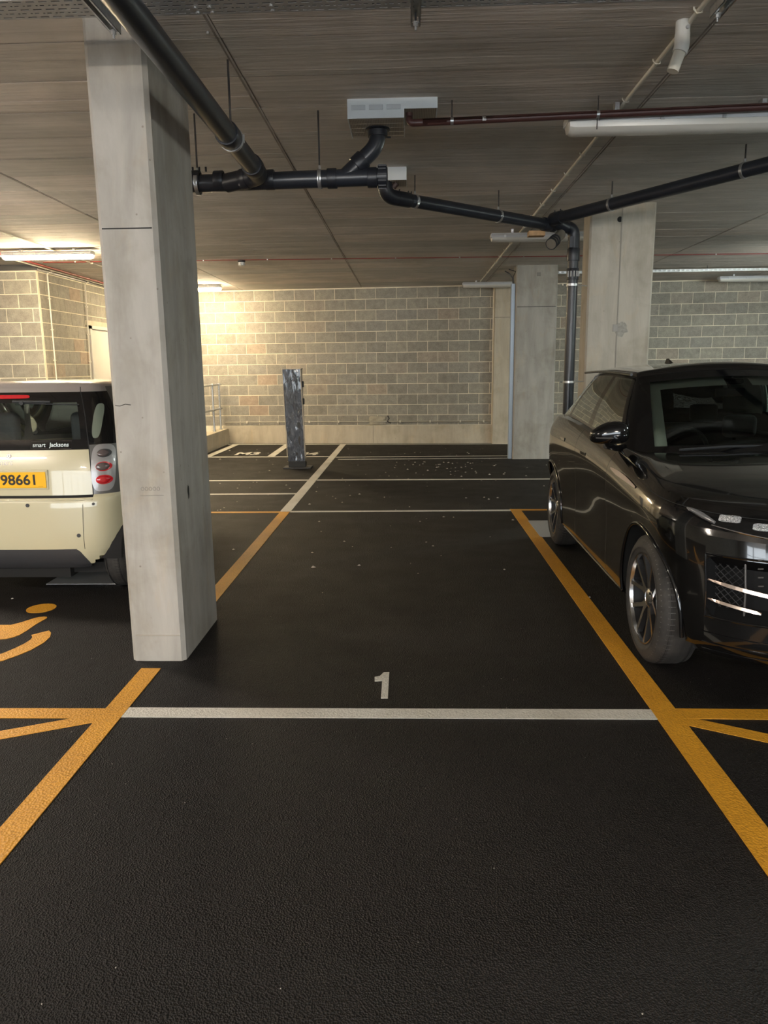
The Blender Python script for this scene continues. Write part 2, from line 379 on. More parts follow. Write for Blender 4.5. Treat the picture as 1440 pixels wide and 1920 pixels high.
for ix in range(7):
    cx = -0.98 - 0.5*PW + PW*(ix-3) + PW
    for iy in range(31):
        cy = 0.04 + PD*(iy+0.5)
        o = bpy.data.objects.new('formwork_panel', random.choice(pms)); COL.objects.link(o); o.parent = ceil
        o.location = (cx + random.uniform(-.004, .004), cy, CZ(cy)); o.rotation_euler = (-0.005 + random.uniform(-.001, .001), 0, 0)

for ix in range(-1, 5):
    for iy in range(31):
        x = -1.0 + PW*(ix-1) + .0; y = 0.04+PD*iy; q = random.uniform(.0048, .0062)
        mb = MB(); mb.add([(x-q, y, CZ(y)-.0018), (x+q, y, CZ(y)-.0018), (x+q*random.uniform(.6, 1.3), y+PD, CZ(y+PD)-.0018), (x-q*random.uniform(.6, 1.3), y+PD, CZ(y+PD)-.0018),
            (x-q, y, CZ(y)+.01), (x+q, y, CZ(y)+.01), (x+q, y+PD, CZ(y+PD)+.01), (x-q, y+PD, CZ(y+PD)+.01)], [(0,1,2,3),(4,7,6,5),(0,4,5,1),(1,5,6,2),(2,6,7,3),(3,7,4,0)])
        part('joint_fin', mb, M['seam'], ceil)
# ------------------------------------------------------------------ walls
_bc = {}
def block_obj(wd, ht, dp=0.06):
    k = (round(wd, 3), round(ht, 3))
    if k not in _bc:
        c_ = 0.0015; a, b = wd/2, ht/2
        mb = MB(); mb.add([(-a, 0, -b), (a, 0, -b), (a, 0, b), (-a, 0, b), (-a, -dp+c_, -b), (a, -dp+c_, -b), (a, -dp+c_, b), (-a, -dp+c_, b),
            (-a+c_, -dp, -b+c_), (a-c_, -dp, -b+c_), (a-c_, -dp, b-c_), (-a+c_, -dp, b-c_)],
            [(0,1,5,4),(1,2,6,5),(2,3,7,6),(3,0,4,7),(4,5,9,8),(5,6,10,9),(6,7,11,10),(7,4,8,11),(8,9,10,11)])
        _bc[k] = mesh('block', mb, M['block'])
    return _bc[k]
BP, BH = 0.438, 0.222; GAP = 0.012
def lay_blocks(parent, u0, u1, z0, z1, joint_u, kofs, place, zline=0.395):
    """running bond between u0..u1; place(u, z) -> location, rot"""
    k0 = 0; n_ = 0
    while zline + BH*(k0+1) <= z0 + 0.02: k0 += 1
    k = k0
    while zline + BH*k < z1 - 0.015:
        za = max(z0, zline + BH*k) + (GAP/2); zb = min(z1, zline + BH*(k+1)) - GAP/2
        off = joint_u + (0 if (k % 2 == kofs) else BP/2)
        i = math.floor((u0-off)/BP)
        while off + BP*i < u1:
            a = max(u0, off + BP*i); b = min(u1, off + BP*(i+1))
            if b - a > 0.035 and zb - za > 0.015:
                o = bpy.data.objects.new('block', block_obj(round(b-a-GAP, 2), zb-za)); COL.objects.link(o); o.parent = parent
                loc, rz = place((a+b)/2, (za+zb)/2); o.location = loc; o.rotation_euler = (random.uniform(-.004, .004), 0, rz + random.uniform(-.003, .003)); n_ += 1
            i += 1
        k += 1
    return n_
def slanted(x0, x1, z0, z1, off=0.0, th=0.3):
    mb = MB(); y0, y1 = WY(x0)+off, WY(x1)+off
    return mb.add([(x0, y0, z0), (x1, y1, z0), (x1, y1+th, z0), (x0, y0+th, z0), (x0, y0, z1), (x1, y1, z1), (x1, y1+th, z1), (x0, y0+th, z1)],
        [(0,3,2,1),(4,5,6,7),(0,1,5,4),(1,2,6,5),(2,3,7,6),(3,0,4,7)])
TH = math.atan(-0.064)
wb = struct('wall_back', slanted(-6.3, 1.9, 0, 3.6, 0.0055), M['mortar'], label='back wall of pale concrete blocks')
lay_blocks(wb, -4.9, 1.77, 0.395, 3.30, 0.183, 0, lambda u, z: ((u, WY(u)+0.0625, z), TH))
lay_blocks(wb, -5.9, -4.9, 0.395, 3.30, 0.183, 0, lambda u, z: ((u, WY(u)+0.0625, z), TH))
wbr = struct('wall_back_right', slanted(1.9, 13, 0, 3.6, 0.0055), M['mortar'], label='right part of the back wall, grey concrete blocks')
lay_blocks(wbr, 2.2, 7.6, 0.395, 3.30, 5.574, 0, lambda u, z: ((u, WY(u)+0.0625, z), TH))
def uvbox(o):
    me = o.data; uv = me.uv_layers.new()
    for pl in me.polygons:
        for li in pl.loop_indices:
            c_ = me.vertices[me.loops[li].vertex_index].co; nn = pl.normal
            uv.data[li].uv = (c_.y, c_.z) if abs(nn.x) > .5 else (c_.x, c_.z)
mb = slanted(7.6, 13, 0, 3.34, -0.004, 0.06); 
o = part('block_face', mb, M['plainwall'], wbr); uvbox(o); o['kind'] = 'stuff'
# plinth along the back wall
pl = struct('baseboard_back', slanted(-4.15, 1.78, 0, 0.392, -0.03, 0.13), M['concrete2'], label='cast concrete upstand along the foot of the back wall')
mb = slanted(-0.795, -0.79, 0.01, 0.391, -0.0312, 0.005); part('joint', mb, M['dark'], pl)
struct('baseboard_back_right', slanted(2.1, 12.9, 0, 0.392, -0.03, 0.13), M['concrete2'], label='cast concrete upstand at the right part of the back wall')
# pilaster
mb = MB(); mb.add([(1.77, 15.98, 0), (2.35, 15.94, 0), (2.35, 16.3, 0), (1.77, 16.3, 0), (1.79, 15.98, 3.33), (2.37, 15.94, 3.33), (2.37, 16.3, 3.33), (1.79, 16.3, 3.33)],
    [(0,3,2,1),(4,5,6,7),(0,1,5,4),(1,2,6,5),(2,3,7,6),(3,0,4,7)])
pil = single('concrete_pilaster', mb, M['concrete2'], 'pale cast concrete pilaster on the back wall, left of the small column', 'pilaster')
mb = MB(); mb.box((1.78, 15.955, 2.62), (2.34, 15.982, 2.626)); part('joint', mb, M['dark'], pil)
# left walls
wl = struct('wall_left', MB().box((-6.36, 12.31, 0), (-5.987, 16.9, 3.6)), M['mortar'], label='side wall of concrete blocks with the white door')
lay_blocks(wl, 12.36, 14.12, 0.0, 3.22, 12.80, 0, lambda u, z: ((-6.0505+.0075-.0005, u, z), PI/2), zline=-0.016)
lay_blocks(wl, 15.12, 16.6, 0.0, 3.22, 12.80, 0, lambda u, z: ((-6.0505+.0075-.0005, u, z), PI/2), zline=-0.016)
lay_blocks(wl, 14.12, 15.12, 2.55, 3.22, 12.80, 0, lambda u, z: ((-6.0505+.0075-.0005, u, z), PI/2), zline=-0.016)
wlf = struct('wall_left_front', MB().box((-11, 12.304, 0), (-6.36, 12.66, 3.6)).box((-6.36, 12.304, 0), (-5.988, 12.32, 3.6)), M['mortar'], label='left block wall facing the cream car')
lay_blocks(wlf, -9.2, -5.985, 0.0, 3.22, -6.10, 1, lambda u, z: ((u, 12.36, z), 0), zline=-0.016)
mb = MB(); mb.box((-11, 12.24, 3.23), (-5.93, 12.36, 3.6)); mb.box((-6.05, 12.36, 3.23), (-5.93, 16.6, 3.6)); struct('trim_1', mb, M['greytrim'], label='dark seal strip at the top of the left block walls')
d = struct('door_1', MB().box((-6.0, 14.18, 0), (-5.975, 15.06, 2.42)), M['door'], label='white door in the side wall')
part('door_frame', MB().box((-6.05, 14.12, 0), (-5.94, 14.19, 2.47)).box((-6.05, 15.05, 0), (-5.94, 15.12, 2.47)).box((-6.05, 14.12, 2.41), (-5.94, 15.12, 2.47)), M['door'], d)
part('lintel', MB().box((-6.05, 14.0, 2.472), (-5.965, 15.24, 2.56)), M['concrete2'], d)
part('door_handle', MB().tube([(-5.99, 14.98, 1.0), (-5.95, 14.98, 1.0), (-5.95, 14.86, 1.0)], .01, 8), M['galv'], d)
# enclosing walls outside the view
def plain(name, a, b, lab):
    o = struct(name, MB().box(a, b), M['plainwall'], label=lab); uvbox(o)
plain('wall_right', (12.7, -9, 0), (13, 16, 3.6), 'block wall on the far right side')
OX0, OX1, OZ0, OZ1 = -8.5, 7.0, 0.55, 2.95     # daylight opening behind the viewer
plain('wall_front', (-11, -9, 0), (13, -8.7, OZ0), 'block wall behind the viewer, below the daylight opening')
plain('trim_2', (-11, -9, OZ1), (13, -8.7, 3.6), 'lintel above the daylight opening')
plain('wall_front_left', (-11, -9, OZ0), (OX0, -8.7, OZ1), 'block wall behind the viewer, left')
plain('wall_front_right', (OX1, -9, OZ0), (13, -8.7, OZ1), 'block wall behind the viewer, right')
wn = struct('window_1', MB().box((OX0, -8.9, OZ0), (OX1, -8.84, OZ0+.06)), M['greytrim'], label='louvred daylight opening behind the viewer')
for i in range(11):
    x = OX0+(OX1-OX0)*i/10; part('mullion', MB().box((x-.04, -8.92, OZ0), (x+.04, -8.82, OZ1)), M['greytrim'], wn)
part('transom', MB().box((OX0, -8.9, 2.1), (OX1, -8.84, 2.16)), M['greytrim'], wn)
pd = bpy.data.lights.new('portal', 'AREA'); pd.shape = 'RECTANGLE'; pd.size = OX1-OX0; pd.size_y = OZ1-OZ0; pd.cycles.is_portal = True
po = bpy.data.objects.new('daylight_portal', pd); COL.objects.link(po); po.location = ((OX0+OX1)/2, -8.95, (OZ0+OZ1)/2); po.rotation_euler = (PI/2, 0, PI)
plain('wall_left_near', (-11, -9, 0), (-10.7, 12.4, 3.6), 'block wall on the far left side')

# ------------------------------------------------------------------ concrete columns
def column(x0, y0, x1, y1, ch, label, mat='concrete', lines=(), ztop=None):
    cx, cy = (x0+x1)/2, (y0+y1)/2; zt = ztop or CZ(cy)+.03
    poly = [(x0+ch, y0), (x1-ch, y0), (x1, y0+ch), (x1, y1-ch), (x1-ch, y1), (x0+ch, y1), (x0, y1-ch), (x0, y0+ch)]
    root = empty('concrete_column', (cx, cy, 0), label, 'column')
    part('shaft', MB().prism(poly, 0, zt), M[mat], root)
    return root
c1 = column(-1.604, 4.005, -1.294, 4.745, 0.022, 'tall slanting-edged concrete column nearest the viewer, beside the cream car')
part('pour_joint', MB().box((-1.58, 4.002, 2.362), (-1.32, 4.0045, 2.368)), M['dark'], c1)
part('pour_joint', MB().prism([(-1.57, 4.0), (-1.32, 4.0), (-1.32, 4.004), (-1.57, 4.004)], 0.155, 0.158), M['mesh'], c1)
c2 = column(1.835, 13.30, 2.545, 13.62, 0.02, 'grey concrete column with the steel trunking on its left edge')
part('pour_joint', MB().box((1.86, 13.297, 2.625), (2.52, 13.2995, 2.633)), M['dark'], c2)
c3 = column(1.955, 8.52, 2.655, 8.84, 0.02, 'wide pale concrete column behind the black car', 'concrete3')
part('board_joint', MB().box((2.285, 8.516, 0.02), (2.297, 8.5195, 3.33)), simple('joint_line', (0.30, 0.275, 0.235), 0.8), c3)
mb = MB(); mb.lathe([(0, 0.0), (0, .028), (.004, .030)], (2.27, 8.517, 3.17), (0, 1, 0), 16); part('anchor_hole', mb, M['dark'], c3)
# ragged grout stain patch on c3
def blob(cx, cz, rx, rz, seed, y, th=.002):
    r_ = random.Random(seed); n_ = 22; pts = [(cx+math.cos(2*PI*i/n_)*rx*r_.uniform(.6, 1.15), cz+math.sin(2*PI*i/n_)*rz*r_.uniform(.6, 1.15)) for i in range(n_)]
    mb = MB(); vs_ = [(x, y, z) for x, z in pts]+[(x, y+th, z) for x, z in pts]
    mb.add(vs_, [tuple(range(n_))]+[(i, (i+1) % n_, (i+1) % n_+n_, i+n_) for i in range(n_)]); return mb
part('repair_patch', blob(2.34, 2.03, .075, .085, 3, 8.5165), simple('grout_patch', (0.34, 0.32, 0.28), 0.85, noise=.2), c3)
part('form_tie_mark', MB().rbox((2.245, 8.513, 2.0), (2.30, 8.522, 2.075), .002), simple('tie_mark', (0.36, 0.34, 0.31), 0.8), c3)
part('form_tie_mark', MB().rbox((2.19, 13.29, 3.13), (2.25, 13.302, 3.19), .002), simple('tie_mark2', (0.25, 0.24, 0.22), 0.8), c2)
part('chipped_patch', blob(-1.30+.0, 0.0, .001, .001, 1, 4.3), M['dark'], c1) if False else None
mb = blob(0, 0, .018, .045, 5, 0); xform(mb, lambda v_: (-1.292+v_.y*0-.0015, 4.26+v_.x, 0.95+v_.z)); part('black_mark', mb, M['ink'], c1, label='small black rag-like mark on the shaded face')
# pencil figures on the near column: a row of circles and a line
for i in range(5):
    mb = MB(); mb.tube([(-1.47+i*.022+.008*math.cos(a), 4.0035, 1.005+.010*math.sin(a)) for a in [2*PI*j/12 for j in range(13)]], .0007, 4); part('pencil_mark', mb, M['badge'], c1)
part('pencil_mark', MB().tube([(-1.485, 4.0035, .967), (-1.355, 4.0035, .969)], .0007, 4), M['badge'], c1)
part('scratch', MB().tube([(-1.585, 4.0035, 1.462), (-1.56, 4.0035, 1.458), (-1.53, 4.0035, 1.468), (-1.50, 4.0035, 1.463)], .0022, 4), M['greytrim'], c1)

# steel trunking left of c2 and cables
t_ = empty('cable_trunking', (1.80, 13.42, 0), 'bluish steel cable trunking standing against the small grey column', 'trunking')
part('cover', MB().rbox((1.768, 13.36, 0.0), (1.832, 13.48, 3.02), .004), M['bluetrunk'], t_)
part('cable', MB().tube([(1.80, 13.42, 3.0), (1.79, 13.42, 3.12), (1.73, 13.44, 3.2), (1.66, 13.45, 3.24)], .010, 8), M['pipe'], t_)
part('cable', MB().tube([(1.81, 13.40, 3.0), (1.80, 13.40, 3.14), (1.83, 13.35, 3.22), (1.72, 13.40, 3.26)], .008, 8), M['pipe'], t_)

# ------------------------------------------------------------------ kerb wall, railing, low pipe on the back wall
mb = MB(); mb.add([(-4.25, 9.5, 0), (-4.02, 9.5, 0), (-4.02, 16.5, 0), (-4.25, 16.5, 0), (-4.25, 9.5, .34), (-4.02, 9.5, .34), (-4.02, 16.5, .34), (-4.25, 16.5, .34)],
    [(0,3,2,1),(4,5,6,7),(0,1,5,4),(1,2,6,5),(2,3,7,6),(3,0,4,7)])
single('kerb_wall', mb, M['concrete2'], 'low concrete kerb wall carrying the steel railing at the back left', 'kerb')
rl = empty('railing', (-4.14, 13.0, .34), 'galvanised tube railing on the low kerb wall at the back left', 'railing')
for y in (10.35, 11.70, 13.05, 14.40, 15.75, 16.30):
    part('post', MB().tube([(-4.14, y, .34), (-4.14, y, 1.31)], .021, 12), M['galv'], rl, 1)
    part('clamp', MB().tube([(-4.14, y-.04, 1.31), (-4.14, y+.04, 1.31)], .031, 12), M['galv'], rl, AM)
    part('clamp', MB().tube([(-4.14, y-.035, .79), (-4.14, y+.035, .79)], .029, 12), M['galv'], rl, AM)
    part('base_flange', MB().tube([(-4.14, y, .34), (-4.14, y, .355)], .04, 12), M['galv'], rl, AM)
for z in (.79, 1.31): part('rail', MB().tube([(-4.14, 9.9, z), (-4.14, 16.45, z)], .021, 12), M['galv'], rl, 1)
lp = empty('wall_conduit', (-1, WY(-1), .47), 'thin grey conduit running along the foot of the block wall', 'conduit')
part('tube', MB().tube([(-4.1, WY(-4.1)-.03, .472), (1.74, WY(1.74)-.03, .472)], .013, 8), simple('dull_conduit', (0.36, 0.33, 0.27), 0.6), lp, 1)
for x in (-3.6, -2.9, -2.2, -1.55, -.2, .45, 1.1, 1.6): part('saddle', MB().box((x-.015, WY(x)-.046, .45), (x+.015, WY(x)+.0, .494)), M['cplastic'], lp)
vp = empty('wall_hole', (-.68, WY(-.68), .5), 'broken-out block with grout patch and cable end at the foot of the block wall', 'patch')
part('grout', MB().rbox((-.87, WY(-.7)-.035, .40), (-.51, WY(-.7)+.03, .585), .02), simple('rough_grout', (0.40, 0.36, 0.28), 0.9, bump=1.0, scale=14, noise=.2), vp, AM)
part('cable_end', MB().tube([(-.47, WY(-.47)-.03, .60), (-.44, WY(-.44)-.04, .54), (-.48, WY(-.47)-.04, .48), (-.40, WY(-.44)-.04, .44)], .014, 7), M['rod'], vp, 1)

# ------------------------------------------------------------------ tube lights
def tube_light(x, y, z, L, label, lit=None, idx=0, scale=1.3):
    root = empty('tube_light', (x, y, z), label, 'light', 'batten lights on the ceiling', local=True)
    h = L/2; w_ = .052*scale
    # housing (tray with sloping sides)
    prof = [(-w_, 0), (-w_*1.05, .022), (-w_*.75, .055), (w_*.75, .055), (w_*1.05, .022), (w_, 0)]
    mb = MB(); nn = len(prof); vs_ = [(-h, a, b) for a, b in prof]+[(h, a, b) for a, b in prof]
    mb.add(vs_, [tuple(range(nn)), tuple(range(2*nn-1, nn-1, -1))]+[(i, (i+1) % nn, (i+1) % nn+nn, i+nn) for i in range(nn)])
    part('housing', mb, M['gplastic'], root)
    # diffuser: rounded trough with tapered ends
    mb = MB(); xs = [-h-.004, -h+.004, -h+.03, h-.03, h-.004, h+.004]; sc = [.35, .8, 1, 1, .8, .35]; K = 8; vs_ = []
    for xx, s_ in zip(xs, sc):
        for k in range(K+1):
            a = PI*k/K; vs_.append((xx, -w_*.95*math.cos(a)*(.6+.4*s_), -.042*scale*math.sin(a)**.7*s_+.002))
    fs_ = [(i*(K+1)+k, i*(K+1)+k+1, (i+1)*(K+1)+k+1, (i+1)*(K+1)+k) for i in range(5) for k in range(K)]
    fs_ += [tuple(range(K+1)), tuple(5*(K+1)+k for k in range(K, -1, -1))]
    mb.add(vs_, fs_); mat = lampmat(idx, lit[1], lit[0]) if lit else M['diffuser']
    part('diffuser', mb, mat, root, AM)
    for s_ in (-1, 1):
        part('end_cap', MB().rbox((min(s_*h, s_*(h+.012)), -w_*.9, .0), (max(s_*h, s_*(h+.012)), w_*.9, .045), .004), M['gplastic'], root)
        for q in (.25, .75): part('clip', MB().box((s_*h*q-.012, -w_*1.12, -.004), (s_*h*q+.012, -w_*1.0, .03)), M['galv'], root)
        part('bracket', MB().box((s_*h*.6-.015, -.03, .05), (s_*h*.6+.015, .03, max(.06, CZ(y)-z+.01))), M['galv'], root)
    return root
for i, (x, y, s_, col, lab) in enumerate(LIT):
    tube_light(x, y, 3.235 if i < 2 else 2.72, 1.27, lab, (s_, col), i)  # unseen tubes hang lower, placed so to brighten the ceiling
tube_light(1.87, 5.44, 3.225, 1.60, 'large unlit batten light upper right, behind the brown pipe', idx=90, scale=1.75)
tube_light(1.70, 9.95, 3.225, 1.30, 'unlit batten light beside the black pipe junction', idx=91)
tube_light(1.74, 15.45, 3.215, 1.32, 'unlit batten light above the back wall, left of the small column', idx=92)
tube_light(6.62, 15.1, 3.215, 1.32, 'unlit batten light at the right edge above the back wall', idx=93)

# ------------------------------------------------------------------ conduits, cables, detector
def conduit(label, pts, r=.011, step=.55, mat='cplastic', name='conduit', clip=True, group=None):
    p0 = Vector(pts[0]); root = empty(name, tuple(p0), label, 'conduit' if name == 'conduit' else 'cable', group)
    part('tube', MB().tube(pts, r, 10), M[mat], root, 1)
    if clip:
        for a, b in zip(pts, pts[1:]):
            a, b = Vector(a), Vector(b); L = (b-a).length; dr = (b-a).normalized(); k = int(L/step)
            for i in range(1, k+1):
                q = a+dr*(step*i-.1); 
                if abs(dr.z) < .5:
                    px = Vector((-dr.y, dr.x, 0)); mb = MB()
                    mb.tube([q+px*.028+Vector((0, 0, .022)), q+px*.026+Vector((0, 0, .004)), q+px*.012+Vector((0, 0, -.012)), q-px*.012+Vector((0, 0, -.012)), q-px*.014+Vector((0, 0, .022))], .005, 6)
                else:
                    mb = MB(); mb.box(tuple(q-Vector((.02, .02, .008))), tuple(q+Vector((.02, .02, .008))))
                part('saddle', mb, M[mat], root)
    return root
conduit('white conduit running along the ceiling through the right-hand row of lights', [(1.43, -2, CZ(-2)-.014), (1.43, 15.5, CZ(15.5)-.014)], .0125, .62)
conduit('white conduit on the ceiling leading to the left tube light', [(-4.98, 1.0, CZ(1)-.014), (-4.98, 16.2, CZ(16)-.014)], .0115, .8)
conduit('long white conduit near the left block walls', [(-5.86, 8.0, CZ(8)-.05), (-5.86, 16.4, CZ(16)-.05)], .014, .9)
conduit('white conduit dropping down the side wall, nearest the corner', [(-5.88, 13.6, 3.28), (-5.88, 12.70, 3.28), (-5.955, 12.62, 3.22), (-5.955, 12.60, 1.0)], .012, .5)
conduit('white conduit dropping down the side wall, nearest the white door', [(-5.88, 14.6, 3.28), (-5.88, 14.14, 3.28), (-5.955, 14.08, 3.20), (-5.955, 13.98, 1.0)], .012, .5)
rp = empty('red_pipe', (-5.80, 10, 3.27), 'thin red-brown pipe on the ceiling above the left block walls', 'pipe')
part('tube', MB().tube([(-5.78, 9.0, CZ(9)-.04), (-5.78, 16.3, CZ(16.3)-.04)], .017, 8), M['redcable'], rp, 1)
rc = empty('red_cable', (0, 12.2, CZ(12.2)), 'red fire alarm cable clipped across the ceiling', 'cable')
pts = [(-5.7+i*.5, 11.98+.018*i+.006*math.sin(i*1.7), CZ(12)-.010) for i in range(0, 31)]
part('cable', MB().tube(pts, .006, 6), M['redcable'], rc, 1)
for i in range(1, 31, 2): q = pts[i]; part('clip', MB().box((q[0]-.008, q[1]-.01, q[2]-.008), (q[0]+.008, q[1]+.01, q[2]+.012)), M['galv'], rc)
dt = empty('smoke_detector', (-2.61, 12.11, 3.25), 'white smoke detector on the ceiling under the red cable', 'detector')
part('base', MB().lathe([(0, 0), (0, .058), (-.022, .060), (-.03, .05)], (-2.61, 12.11, CZ(12)-.012), (0, 0, 1), 24), M['dplastic'], dt, AM)
part('head', MB().lathe([(-.028, .046), (-.05, .052), (-.075, .050), (-.085, .03), (-.087, 0)], (-2.61, 12.11, CZ(12)-.012), (0, 0, 1), 24), M['wplastic'], dt, AM)
for k in range(8):
    a = 2*PI*k/8; part('vent', MB().box((-2.61+.047*math.cos(a)-.006, 12.11+.047*math.sin(a)-.006, CZ(12)-.085), (-2.61+.047*math.cos(a)+.006, 12.11+.047*math.sin(a)+.006, CZ(12)-.062)), M['badge'], dt)
# perforated strip / strut at the back right
st = empty('strut_channel', (5, 13.9, 3.22), 'perforated galvanised strut channel hanging near the back wall, right', 'strut')
mb = MB(); 
for z0, z1 in ((3.215, 3.222), (3.245, 3.252)): mb.box((2.0, 13.70, z0), (9.0, 13.705, z1))
for i in range(88): x = 2.0+i*.08; mb.box((x, 13.70, 3.222), (x+.03, 13.705, 3.245))
part('perforated_face', mb, M['galv'], st); part('back', MB().box((2.0, 13.73, 3.21), (9.0, 13.74, 3.255)), M['tray'], st)
for x in (3.2, 5.2, 7.2): part('rod', MB().tube([(x, 13.72, 3.24), (x, 13.72, CZ(13.7)+.01)], .005, 6), M['rod'], st)

# ------------------------------------------------------------------ cable tray near the top of the picture
def tray(y0, y1, z, x0, x1, label):
    root = empty('cable_tray', ((x0+x1)/2, (y0+y1)/2, z), label, 'cable tray')
    rows = 5; mb = MB(); wd = (y1-y0); pitch = wd/rows; slot = .009; t = .0015
    for r_ in range(rows+1):
        ya = y0 if r_ == 0 else y0 + pitch*(r_-.5) + slot/2
        yb = y1 if r_ == rows else y0 + pitch*(r_+.5) - slot/2
        mb.box((x0, ya, z), (x1, yb, z+t))
    P = .052
    for r_ in range(rows):
        yc = y0 + pitch*(r_+.5); n_ = int((x1-x0)/P); ph = (r_ % 2)*P*.5
        for i in range(n_):
            xa = x0+i*P+ph; mb.box((xa, yc-slot/2, z), (xa+.017, yc+slot/2, z+t)); mb.box((xa+.026, yc-slot/2, z), (xa+.034, yc+slot/2, z+t)) if r_ % 2 else None
    part('perforated_base', mb, M['tray'], root)
    for yy in (y0, y1): part('side_flange', MB().box((x0, yy-.001, z), (x1, yy+.001, z+.05)), M['tray'], root)
    return root
tr = tray(3.235, 3.395, 3.09, -4.5, 5.5, 'perforated steel cable tray across the top of the view')
for x in (-3.0, -.86, -.80, -.55, .02, 1.5): part('bolt', MB().tube([(x, 3.375, 3.09), (x, 3.375, 3.083)], .009, 8).tube([(x, 3.33, 3.09), (x, 3.33, 3.083)], .008, 8), M['galv'], tr)
tray(2.95, 3.215, 3.11, -4.5, 5.5, 'second perforated cable tray just in front of the first')
for x, lab in ((-1.235, 'steel strut bracket with bolt under the cable tray beside the black pipe'), (.035, 'steel strut bracket with bolt under the cable tray at top centre'), (1.27, 'steel strut bracket with bolt under the cable tray near the top right corner')):
    r_ = empty('strut_bracket', (x, 3.1, 3.06), lab, 'bracket'); ym = 3.46
    part('channel', MB().box((x-.020, 2.85, 3.048), (x-.018, ym, 3.089)).box((x+.018, 2.85, 3.048), (x+.020, ym, 3.089)).box((x-.02, 2.85, 3.086), (x+.02, ym, 3.089)).box((x-.02, 2.85, 3.048), (x-.011, ym, 3.050)).box((x+.011, 2.85, 3.048), (x+.02, ym, 3.050)), M['galv'], r_)
    part('rod', MB().tube([(x, ym-.035, 3.02), (x, ym-.035, CZ(3.4)+.01)], .005, 8), M['galv'], r_)
    part('nut', MB().tube([(x, ym-.035, 3.034), (x, ym-.035, 3.046)], .011, 6), M['galv'], r_)
    part('washer', MB().tube([(x, ym-.035, 3.046), (x, ym-.035, 3.049)], .016, 12), M['galv'], r_)

for i in range(9):
    y_ = 3.25+.016*i; o = single('power_cable', MB().tube([(-4.5+.5*k, y_+.002*math.sin(k*1.3+i), 3.102+.002*math.sin(k+i*2)) for k in range(21)], .0085, 6), M['pipe'], 'black power cable lying in the perforated cable tray', 'cable', 1, 'black cables lying in the cable tray')
# ------------------------------------------------------------------ drainage pipes
RP = .057
def dirv(a, b): return (Vector(b)-Vector(a)).normalized()
def collar(root, c_, d_, L=.07, r=RP+.009, name='socket', mat='fitting'):
    c_ = Vector(c_); d_ = Vector(d_)
    prof = [(-L/2, RP-.005), (-L/2, r-.002), (-L/2+.006, r), (L/2-.006, r), (L/2, r-.002), (L/2, RP-.005)]
    return part(name, MB().lathe(prof, c_, d_, 24), M[mat], root, AM)
def hanger(root, c_, d_, rod=True, rr=RP, up=(0, 0, 1)):
    c_ = Vector(c_); d_ = Vector(d_)
    h_ = part('pipe_clamp', MB().lathe([(-.012, rr+.001), (-.012, rr+.006), (.012, rr+.006), (.012, rr+.001)], c_, d_, 24, True), M['galv'], root, AM)
    sd = d_.cross(Vector((0, 0, 1))).normalized(); b = c_+sd*(rr+.008)
    part('screw', MB().tube([b+Vector((0, 0, .022)), b+Vector((0, 0, -.022))], .005, 6), M['galv'], h_)
    if rod: part('rod', MB().tube([c_+Vector((0, 0, rr+.004)), (c_.x, c_.y, CZ(c_.y)+.01)], .0065, 6), M['rod'], h_)
    part('boss', MB().tube([c_+Vector((0, 0, rr+.004)), c_+Vector((0, 0, rr+.03))], .010, 6), M['galv'], h_) if rod else None
# A: cross pipe left-right with wye branches
A = empty('drain_pipe', (-.8, 5.44, 2.92), 'black drainage pipe crossing left to right beside the near column, with end cap', 'pipe')
part('pipe', MB().tube([(-1.60, 5.44, 2.903), (-.19, 5.44, 2.925)], RP, 24), M['pipe'], A, 1)
part('end_cap', MB().lathe([(-.03, RP-.01), (-.03, RP+.016), (.03, RP+.016), (.03, RP+.006), (.036, RP), (.036, 0)], (-.175, 5.44, 2.925), (1, 0, 0), 24), M['fitting'], A, AM)
for k in range(12):
    a = 2*PI*k/12; c_ = (-.175, 5.44+(RP+.017)*math.cos(a), 2.925+(RP+.017)*math.sin(a)); part('cap_rib', MB().box((c_[0]-.026, c_[1]-.005, c_[2]-.005), (c_[0]+.026, c_[1]+.005, c_[2]+.005)), M['fitting'], A)
for x in (-.52, -.245, -.95, -1.30): collar(A, (x, 5.44, 2.92), (1, 0, .0145), .065)
collar(A, (-1.48, 5.44, 2.92), (1, 0, 0), .10, RP+.014, 'access_collar')
for k in range(4): part('lug', MB().tube([(-1.52+k*.045, 5.42, 2.92+RP), (-1.52+k*.045, 5.42, 2.92+RP+.03)], .007, 6), M['fitting'], A)
hanger(A, (-.605, 5.44, 2.918), (1, 0, 0)); hanger(A, (-1.45, 5.44, 2.905), (1, 0, 0), rr=RP+.014)
part('elbow', MB().tube(arc((-1.55, 5.44, 2.90), (-1.66, 5.44, 2.90), (-1.75, 5.44, 3.0), .09), RP+.009, 20), M['fitting'], A, 1)
